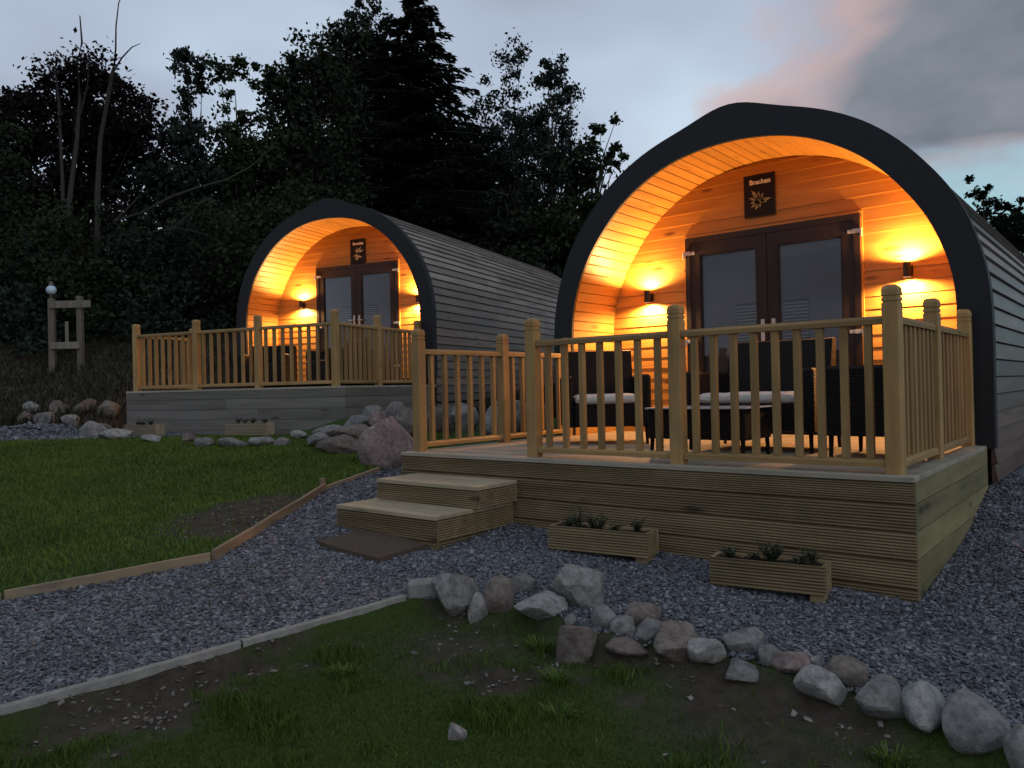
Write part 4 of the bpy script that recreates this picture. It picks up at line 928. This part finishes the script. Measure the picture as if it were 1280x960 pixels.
def tree(u, d, blobs, n, size, mat, label, seed, name='tree', trunk_r=0.13, group='trees on the bank behind the pods', clump=0.30, bark='bark', cat='tree', per=70, ntw=40, droop=0.0):
    """blobs: (du, dz_above_site, r_across, r_up) in metres; heights are absolute"""
    x, y = site(u, d); z = gzf(x, y); root = thing(name, label, cat, (x, y, z), 0, group); rr = random.Random(seed)
    bl = []; n = int(n*1.9); size *= 1.15
    for du, zz, ra, rz_ in blobs:
        ra *= 1.18; rz_ *= 1.15
        dd = rr.uniform(-0.3, 0.3)*ra; bl.append((du*RH[0]+dd*FH[0], du*RH[1]+dd*FH[1], zz-z, ra, ra*0.9, rz_))
    V, F, t, cc = leaves(bl, n, size, seed, clump, per, droop); link('crown', np_mesh('crown', V, F, t), M[mat], root)
    mb = MB(); top = max(b[2] for b in bl); tp = max(bl, key=lambda b: b[2])
    pts = [(0, 0, -0.15)]+[(tp[0]*f*f+rr.uniform(-.08, .08), tp[1]*f*f+rr.uniform(-.08, .08), tp[2]*f*0.9) for f in (0.25, 0.5, 0.75, 1.0)]
    mb.tube(pts, [trunk_r*1.25, trunk_r, trunk_r*0.6, trunk_r*0.3, trunk_r*0.08], 8)
    for q in range(min(ntw, len(cc))):
        c = cc[rr.randrange(len(cc))]; f = rr.uniform(0.25, 0.8); i = int(f*4); g_ = f*4-i; s0 = Vector(pts[i]).lerp(Vector(pts[i+1]), g_)
        e = Vector(c); 
        if s0.z > e.z: s0.z = max(0.3, e.z*0.75); s0.x *= 0.5; s0.y *= 0.5
        m_ = s0.lerp(e, 0.5)+Vector((rr.uniform(-.15, .15), rr.uniform(-.15, .15), rr.uniform(-0.05, .25)))
        mb.tube([s0, m_, e], [trunk_r*0.28, trunk_r*0.17, trunk_r*0.05], 5)
    mb.build('trunk', M[bark], root); return root
def H(py, d): return 0.5225+py*d            # absolute height at tangent py
# (across, height) tangents measured from the camera height; converted to metres at each tree's distance
def T(d, *b): return [(0, 0, 0, 0)][:0]+[((x)*d, H(z, d), ra, rz_) for x, z, ra, rz_ in b]
def place(cx, d, blobs, *a, **k):
    if k.get('name') == 'bush': blobs = blobs+[(cx-.03, .045+.02*(cx < -.3), 1.2, .55), (cx+.03, .045+.02*(cx < -.3), 1.2, .55)]; a = (int(a[0]*1.4),)+a[1:]
    f = 24.5/d if -.22 < cx < .2 else 1.0; d *= f; a = list(a); a[1] *= f
    return tree(cx*d, d, [((x-cx)*d, H(z, d), ra*f, rz_*f) for x, z, ra, rz_ in blobs], *a, **k)
place(-.548, 19, [(-.548, .365, 1.25, 1.3), (-.60, .33, 1.1, .9), (-.50, .34, 1.1, 1.0), (-.54, .27, 1.8, 1.2), (-.632, .375, .38, .4), (-.645, .35, .3, .3), (-.465, .33, .55, .6), (-.55, .405, .7, .35)], 14000, .115, 'leaf_purple', 'dark purple leaved tree at the left with round lobes', 101, clump=.26)
place(-.66, 18, [(-.64, .30, .8, .9), (-.655, .25, 1.2, 1.2), (-.62, .2, 1.0, 1.0), (-.66, .345, .35, .4)], 7000, .10, 'leaf_olive', 'olive tree at the far left picture edge', 102)
place(-.408, 20, [(-.406, .432, .48, .50), (-.398, .40, .42, .45), (-.403, .372, .30, .35), (-.41, .335, .5, .4), (-.40, .29, 1.1, .8), (-.43, .25, 1.1, .9)], 5200, .12, 'leaf_blue', 'slender tree with a tufted top left of centre', 103, clump=.24, trunk_r=.1)
place(-.335, 20, [(-.352, .425, .50, .45), (-.357, .40, .33, .4), (-.325, .415, .45, .3), (-.302, .40, .38, .3), (-.34, .355, .5, .4), (-.32, .31, 1.2, 1.0), (-.35, .25, 1.3, .9)], 6000, .12, 'leaf_green', 'tree with flat topped twin tufts between tufted and bushy trees', 104, clump=.24, trunk_r=.1)
place(-.262, 20.5, [(-.258, .425, .65, .55), (-.275, .385, .8, .7), (-.25, .34, 1.1, 1.1), (-.27, .25, 1.6, 1.3), (-.235, .41, .6, .6), (-.225, .37, .8, .8)], 9500, .13, 'leaf_olive', 'bushy round headed tree left of the tall conifer', 105, clump=.28)
place(-.20, 20, [(-.188, .488, .42, .40), (-.20, .45, .55, .6), (-.175, .45, .55, .6), (-.205, .39, .9, .8), (-.19, .30, 1.3, 1.2), (-.165, .485, .35, .35), (-.155, .42, .6, .7), (-.185, .42, .8, .7)], 9500, .11, 'leaf_olive', 'tall feathery birch against the conifer', 106, clump=.30, droop=.4)
place(.012, 20.5, [(.012, .425, .50, .55), (-.005, .385, .60, .5), (.02, .36, .55, .5), (.0, .31, .9, .8), (.005, .24, 1.2, 1.0), (-.025, .34, .7, .7), (-.03, .28, .9, .9), (.03, .30, .7, .8)], 6600, .095, 'leaf_blue', 'open airy birch just right of the conifer', 107, clump=.27, droop=.5, trunk_r=.09)
place(.058, 20, [(.056, .40, .42, .45), (.066, .375, .50, .4), (.05, .33, .65, .6), (.075, .28, .8, .6)], 3800, .095, 'leaf_blue', 'right airy birch with a thin pointed top', 108, clump=.26, droop=.5, trunk_r=.09)
place(.10, 19, [(.095, .275, .85, .6), (.125, .325, .42, .30), (.135, .295, .35, .25), (.115, .22, 1.1, .8), (.08, .19, 1.3, .9)], 5200, .12, 'leaf_green', 'leafy tree reaching out beside the near pod arch', 109, clump=.25)
place(.625, 24, [(.612, .250, .40, .45), (.605, .235, .30, .35), (.63, .215, .6, .5), (.652, .20, .6, .5), (.66, .18, 1.0, .7), (.62, .17, 1.1, .7)], 4200, .11, 'leaf_dark', 'dark tree showing beyond the near pod roof on the right', 110, clump=.24)
# conifer with tiers of drooping boughs
def conifer(u, d, h, rb, label, seed):
    x, y = site(u, d); z = gzf(x, y); root = thing('conifer', label, 'tree', (x, y, z), 0, 'trees on the bank behind the pods'); r = np.random.default_rng(seed); mb = MB()
    mb.tube([(0, 0, -.2), (0.03, 0, h*.5), (0, 0.02, h)], [.2, .12, .015], 8); P = []; A = []
    zz = 0.8
    while zz < h-0.1:
        R = rb*(1-(zz/h))**0.68; nb = 9 if zz < h*.8 else 6; a0 = r.uniform(0, 6.28)
        for k in range(nb):
            a = a0+6.28*k/nb+r.normal(0, .25); L = R*r.uniform(0.5, 1.12)*(1.35 if r.random() < 0.14 else 1)+0.12; pts = []
            for t in np.linspace(0, 1, 6): pts.append((math.cos(a)*L*t, math.sin(a)*L*t, zz+0.10*L*t-0.34*L*t*t*(1.0)+0.10*L*t**4))
            mb.tube(pts, [.03*(1-.85*t) for t in np.linspace(0, 1, 6)], 4)
            m = int(85*L)+26; t = r.random(m)**0.75; b = np.array(pts); ii = np.clip((t*5).astype(int), 0, 4); f = t*5-ii
            q = b[ii]*(1-f[:, None])+b[ii+1]*f[:, None]; sw = (1-t*0.75)*0.30*L+0.05; sd = r.normal(size=m)*sw*0.5
            q = q+np.stack([-math.sin(a)*sd, math.cos(a)*sd, -np.abs(sd)*0.35-np.abs(r.normal(size=m))*0.07], -1); P.append(q)
            dirv = np.stack([math.cos(a)-math.sin(a)*np.sign(sd)*0.7, math.sin(a)+math.cos(a)*np.sign(sd)*0.7, np.full(m, -0.45)], -1)+r.normal(size=(m, 3))*0.25; A.append(dirv)
        zz += r.uniform(0.20, 0.40)
    P = np.concatenate(P); A = np.concatenate(A); A /= np.linalg.norm(A, axis=1)[:, None]; n = len(P); B = np.cross(A, r.normal(size=(n, 3))); B /= np.linalg.norm(B, axis=1)[:, None]
    s = r.uniform(.13, .28, n)[:, None]; V = np.stack([P-A*s*.4, P+B*s*.17, P+A*s*.6, P-B*s*.17], 1).reshape(-1, 3)
    link('crown', np_mesh('crown', V, np.arange(4*n).reshape(-1, 4), np.repeat(r.random(n), 4)), M['leaf_dark'], root); mb.build('trunk', M['bark'], root)
conifer(-.115*24, 24, 10.5, 4.2, 'tall dark conifer with drooping boughs at top centre', 5)
conifer(-.16*25, 25.2, 9.0, 3.5, 'shorter conifer hidden among leaves beside the tallest one', 6)
# bushes that fill the foot of the wood
for i, (cx, d, bl, n, s, m, lab) in enumerate([
    (-.62, 16.8, [(-.62, .13, 1.2, .9), (-.64, .08, 1.2, .9)], 3500, .11, 'leaf_blue', 'dark bush at the left edge behind the timber stand'),
    (-.53, 17.4, [(-.54, .17, 1.3, 1.0), (-.51, .11, 1.3, .9)], 4200, .11, 'leaf_green', 'dark bush directly behind the globe topped post'),
    (-.45, 17.2, [(-.45, .16, 1.2, 1.0), (-.44, .10, 1.3, 1.0), (-.47, .20, .8, .5)], 4200, .11, 'leaf_blue', 'dark bush right of the timber stand'),
    (-.37, 17.6, [(-.37, .19, 1.3, .9), (-.36, .12, 1.4, 1.0), (-.38, .06, 1.2, .7)], 4600, .11, 'leaf_olive', 'dark bush left of the far pod arch'),
    (-.28, 18.2, [(-.28, .21, 1.4, .9), (-.29, .15, 1.3, .8)], 4200, .12, 'leaf_green', 'dark bush rising over the far pod arch'),
    (-.13, 18.6, [(-.14, .20, 1.5, .9), (-.10, .15, 1.4, .9)], 4200, .12, 'leaf_dark', 'dark bush at the conifer foot behind the far pod roof'),
    (-.01, 18.4, [(-.01, .17, 1.2, .8), (.01, .12, 1.3, .9)], 4000, .12, 'leaf_olive', 'dull green bush behind the middle of the far pod roof'),
    (.08, 17.6, [(.07, .15, 1.1, .9), (.09, .10, 1.2, .9)], 3600, .12, 'leaf_dark', 'dark bush filling the gap between the two pods')]):
    place(cx, d, bl, n, s, m, lab, 200+i, name='bush', trunk_r=.05, group='bushes under the trees', cat='bush', ntw=14)
# the wood behind, one mass
bl = []
for i in range(70):
    u = -21+i*0.42+random.uniform(-.3, .3); d = random.uniform(27, 31); u *= 1.12; x, y = site(u, d); hh = 0.52+d*float(np.interp(u/d, [-.8, -.66, -.6, -.45, -.36, -.3, -.22, -.10, -.02, .05, .12, .16, .3], [.27, .25, .28, .25, .27, .30, .36, .36, .30, .26, .24, .15, .08]))+random.uniform(-.6, .5)-gzf(x, y)
    bl.append((x, y, gzf(x, y)+hh*.5, 1.3, 1.2, hh*.5))
    if i % 2: bl.append((x, y, gzf(x, y)+0.5, 1.3, 1.2, 0.9))
V, F, t, cc = leaves(bl, 105000, .29, 77, .55, 60); tag(link('woodland', np_mesh('woodland', V, F, t), M['leaf_dark']), 'dark mass of woodland behind the nearer trees', 'woodland', kind='stuff')

def bare(name, label, pts_list, d, group='bare dead stems among the trees', mat='deadbark'):
    """each stem: list of (across tangent, height tangent, radius)"""
    x0, y0 = site(pts_list[0][0][0]*d, d); r = thing(name, label, 'dead tree', (x0, y0, gzf(x0, y0)), 0, group); z0 = gzf(x0, y0)
    for i, st_ in enumerate(pts_list):
        mb = MB(); P = []
        for k, (a, b, q) in enumerate(st_):
            dd = d+0.3*math.sin(b*23); x, y = site(a*dd, dd); P.append((x-x0, y-y0, H(b, dd)-z0))
        mb.tube(P, [s[2] for s in st_], 7); mb.build('stem' if i == 0 else 'branch', M[mat], r, True)
bare('dead_tree', 'bare dead stem rising highest at the far left of the sky', [[(-.566, .10, .07), (-.563, .24, .06), (-.55, .33, .05), (-.545, .385, .035), (-.548, .43, .03), (-.541, .455, .022), (-.543, .49, .012)], [(-.569, .25, .04), (-.572, .38, .03), (-.575, .41, .018), (-.58, .435, .006)], [(-.552, .34, .03), (-.535, .40, .015), (-.532, .44, .006)]], 17.6)
bare('dead_tree', 'bare dead stem forking against the sky, right of the highest one', [[(-.528, .09, .08), (-.525, .26, .065), (-.52, .33, .05), (-.503, .415, .04), (-.497, .44, .03)], [(-.503, .415, .022), (-.498, .445, .02), (-.497, .475, .016), (-.493, .505, .012), (-.482, .53, .005)], [(-.503, .415, .022), (-.49, .435, .018), (-.477, .448, .013), (-.466, .4525, .006)]], 17.8)
bare('dead_tree', 'pale bare leaning limb crossing the dark bushes', [[(-.505, .225, .02), (-.47, .235, .024), (-.43, .255, .026), (-.40, .265, .024), (-.36, .275, .02), (-.33, .29, .016), (-.30, .315, .008)], [(-.505, .225, .018), (-.49, .238, .018), (-.47, .258, .010)], [(-.43, .215, .014), (-.41, .23, .014), (-.395, .245, .012), (-.38, .25, .006)], [(-.455, .21, .014), (-.43, .215, .014), (-.41, .212, .012), (-.385, .205, .006)]], 16.2)

# ------------------------------------------------------------------ wooden frame and globe on the bank
d = 14.6
def fp(a, b): x, y = site(a*d, d); return x, y, H(b, d)
x0, y0, _ = fp(-.5865, .04); zf = gzf(x0, y0)
fr = thing('timber_stand', 'rustic timber stand of two posts and rails on the dark bank', 'timber stand', (x0, y0, zf), math.atan2(RH[1], RH[0]))
def fz(b): return H(b, d)-zf
W2 = (.5865-.5505)*d
MB().cbox(-.055, .055, -.05, .05, -.2, fz(.128), .01).build('post', M['oldpost'], fr)
MB().cbox(W2-.05, W2+.05, -.05, .05, -.25, fz(.130), .01).build('post', M['oldpost'], fr)
MB().cbox(-.02, W2+.24, -.09, -.052, fz(.115), fz(.124), .008).build('top_rail', M['oldpost'], fr)
MB().cbox(.0, W2+.02, -.09, -.052, fz(.063), fz(.0715), .008).build('lower_rail', M['oldpost'], fr)
MB().cbox(W2*.55-.03, W2*.55+.03, -.04, -.01, fz(.0715)+.001, fz(.098), .005).build('short_upright', M['oldpost'], fr)
gl = thing('globe_lamp', 'pale round globe lamp on top of the left post of the timber stand', 'lamp', (x0, y0, H(.1282, d)), 0)
nn = 20
prof = [(0.035, 0), (0.03, .06), (0.028, .075)]
MB().rings([[(r_*math.cos(6.2832*k/nn), r_*math.sin(6.2832*k/nn), z_) for k in range(nn)] for r_, z_ in prof], .5).build('stem', M['darkmetal'], gl, True)
R_ = [[(.088*math.sin(a_)*math.cos(6.2832*k/nn), .088*math.sin(a_)*math.sin(6.2832*k/nn), .155-.088*math.cos(a_)) for k in range(nn)] for a_ in np.linspace(.35, math.pi-.3, 12)]
MB().rings(R_).build('globe', M['globe'], gl, True)
MB().rings([[(r_*math.cos(6.2832*k/nn), r_*math.sin(6.2832*k/nn), z_) for k in range(nn)] for r_, z_ in ((.045, .238), (.042, .28), (.036, .285), (.034, .315), (.01, .32))], .5).build('cap', M['oldpost'], gl, True)

# ------------------------------------------------------------------ camera
def cam_axes():
    cy, sy, cp, sp = math.cos(YAW), math.sin(YAW), math.cos(PITCH), math.sin(PITCH)
    f = Vector((-sy*cp, cy*cp, sp)); r = Vector((cy, sy, 0)); u = r.cross(f); cr, sr = math.cos(ROLL), math.sin(ROLL)
    return r*cr+u*sr, -r*sr+u*cr, f
r_, u_, f_ = cam_axes()
cd = bpy.data.cameras.new('camera'); cd.sensor_width = 36; cd.lens = 977.44/1280*36; cd.clip_end = 2000; cd.clip_start = 0.05
co = bpy.data.objects.new('camera', cd); COL.objects.link(co); scene.camera = co
mw = Matrix((( r_.x, u_.x, -f_.x, CAM[0]), (r_.y, u_.y, -f_.y, CAM[1]), (r_.z, u_.z, -f_.z, CAM[2]), (0, 0, 0, 1))); co.matrix_world = mw

# ------------------------------------------------------------------ sky and sun
w = bpy.data.worlds.new('World'); scene.world = w; w.use_nodes = True; nt = w.node_tree
bg = nt.nodes['Background']; bg.inputs['Strength'].default_value = 0.1
sky = N(nt, 'ShaderNodeTexSky', sky_type='NISHITA'); sky.sun_disc = False; sky.sun_elevation = rad(1.5); sky.sun_rotation = rad(120); sky.air_density = 1.0; sky.dust_density = 1.5
tc = N(nt, 'ShaderNodeTexCoord'); sx = N(nt, 'ShaderNodeSeparateXYZ'); nt.links.new(tc.outputs['Generated'], sx.inputs[0])
X_, Y_, Z_ = sx.outputs
# bearing and elevation of a sky direction, and a flat cloud-deck projection for the noise
az = math_n(nt, 'ADD', math_n(nt, 'ARCTAN2', X_, Y_), 39.28*math.pi/180)     # 0 along the view of the valley
el = math_n(nt, 'ARCSINE', Z_)
dn = math_n(nt, 'ADD', math_n(nt, 'MAXIMUM', Z_, 0.0), 0.22)
cv = N(nt, 'ShaderNodeCombineXYZ'); nt.links.new(math_n(nt, 'DIVIDE', X_, dn), cv.inputs[0]); nt.links.new(math_n(nt, 'DIVIDE', Y_, dn), cv.inputs[1])
n_big = noise(nt, cv.outputs[0], 1.5, 3, 0.42); n_fine = noise(nt, cv.outputs[0], 3.6, 5, 0.52)
base = ramp(nt, [(0.30, (2.5, 2.75, 3.45)), (0.47, (3.2, 3.75, 4.7)), (0.64, (4.2, 5.1, 6.1))]); nt.links.new(n_big, base.inputs[0])
def mr(v, a, b):
    n = N(nt, 'ShaderNodeMapRange', interpolation_type='SMOOTHSTEP'); n.inputs['From Min'].default_value = a; n.inputs['From Max'].default_value = b; nt.links.new(v, n.inputs['Value']); return n.outputs['Result']
wob = math_n(nt, 'ADD', math_n(nt, 'MULTIPLY', math_n(nt, 'SUBTRACT', n_big, 0.5), 0.45), math_n(nt, 'MULTIPLY', math_n(nt, 'SUBTRACT', n_fine, 0.5), 0.22))
azw = math_n(nt, 'ADD', az, wob); elw = math_n(nt, 'ADD', el, math_n(nt, 'MULTIPLY', wob, 0.35))
bank = math_n(nt, 'MULTIPLY', mr(azw, 0.29, 0.45), mr(elw, 0.205, 0.245))
bank = math_n(nt, 'MULTIPLY', bank, mr(az, 1.9, 1.2))
edge = math_n(nt, 'MULTIPLY', math_n(nt, 'MULTIPLY', bank, math_n(nt, 'SUBTRACT', 1.0, bank)), 4.0)
dark = ramp(nt, [(0.35, (1.15, 1.40, 1.72)), (0.6, (1.8, 1.98, 2.35))]); nt.links.new(n_fine, dark.inputs[0])
col = mixc(nt, bank, base.outputs[0], dark.outputs[0])
pk = math_n(nt, 'MULTIPLY', math_n(nt, 'POWER', edge, 0.6), mr(n_fine, 0.28, 0.52)); pk = math_n(nt, 'MULTIPLY', math_n(nt, 'MULTIPLY', pk, mr(az, 0.9, 0.5)), mr(el, 0.20, 0.30))
col = mixc(nt, math_n(nt, 'MULTIPLY', pk, 0.6), col, (5.0, 3.35, 3.1))
pk2 = math_n(nt, 'MULTIPLY', mr(el, 0.36, 0.16), mr(n_big, 0.42, 0.6)); col = mixc(nt, math_n(nt, 'MULTIPLY', pk2, 0.22), col, (4.2, 3.4, 3.8))
clear = math_n(nt, 'MULTIPLY', math_n(nt, 'SUBTRACT', 1.0, mr(elw, 0.19, 0.235)), mr(az, 0.40, 0.52)); clear = math_n(nt, 'MULTIPLY', clear, mr(az, 2.2, 1.4))
col = mixc(nt, clear, col, (2.7, 4.5, 5.0))
# the afterglow side of the sky (ahead of the viewer, low) is brighter than the sky overhead and behind
glow = math_n(nt, 'MULTIPLY', math_n(nt, 'COSINE', math_n(nt, 'ADD', az, 0.25)), math_n(nt, 'COSINE', el))
gf = math_n(nt, 'ADD', math_n(nt, 'MULTIPLY', mr(glow, -0.1, 0.95), 0.45), 1.08)
side = math_n(nt, 'MAXIMUM', math_n(nt, 'COSINE', math_n(nt, 'SUBTRACT', az, 2.2)), 0.0)      # added brightening out of view on the right, fills the deck sides
gf = math_n(nt, 'ADD', gf, math_n(nt, 'MULTIPLY', math_n(nt, 'MULTIPLY', side, mr(az, 1.2, 1.8)), 0.9))
gv = N(nt, 'ShaderNodeVectorMath', operation='SCALE'); nt.links.new(col, gv.inputs[0]); nt.links.new(gf, gv.inputs['Scale'])
col = mixc(nt, 0.10, gv.outputs[0], sky.outputs[0])
nt.links.new(col, bg.inputs['Color'])
sd = bpy.data.lights.new('sun', 'SUN'); sd.energy = 0.16; sd.angle = rad(30); sd.color = (1.0, 0.82, 0.72)
so = bpy.data.objects.new('sun', sd); COL.objects.link(so); so.rotation_euler = (rad(72), 0, rad(62))

# ------------------------------------------------------------------ render settings
scene.view_settings.view_transform = 'Standard'; scene.view_settings.look = 'None'; scene.view_settings.exposure = 0.0; scene.view_settings.gamma = 1.0
scene.render.engine = 'CYCLES'; cy = scene.cycles
cy.use_denoising = True
try: cy.denoiser = 'OPENIMAGEDENOISE'
except Exception: pass
cy.max_bounces = 6; cy.diffuse_bounces = 3; cy.glossy_bounces = 3; cy.transparent_max_bounces = 8; cy.sample_clamp_indirect = 4.0; cy.caustics_reflective = False; cy.caustics_refractive = False
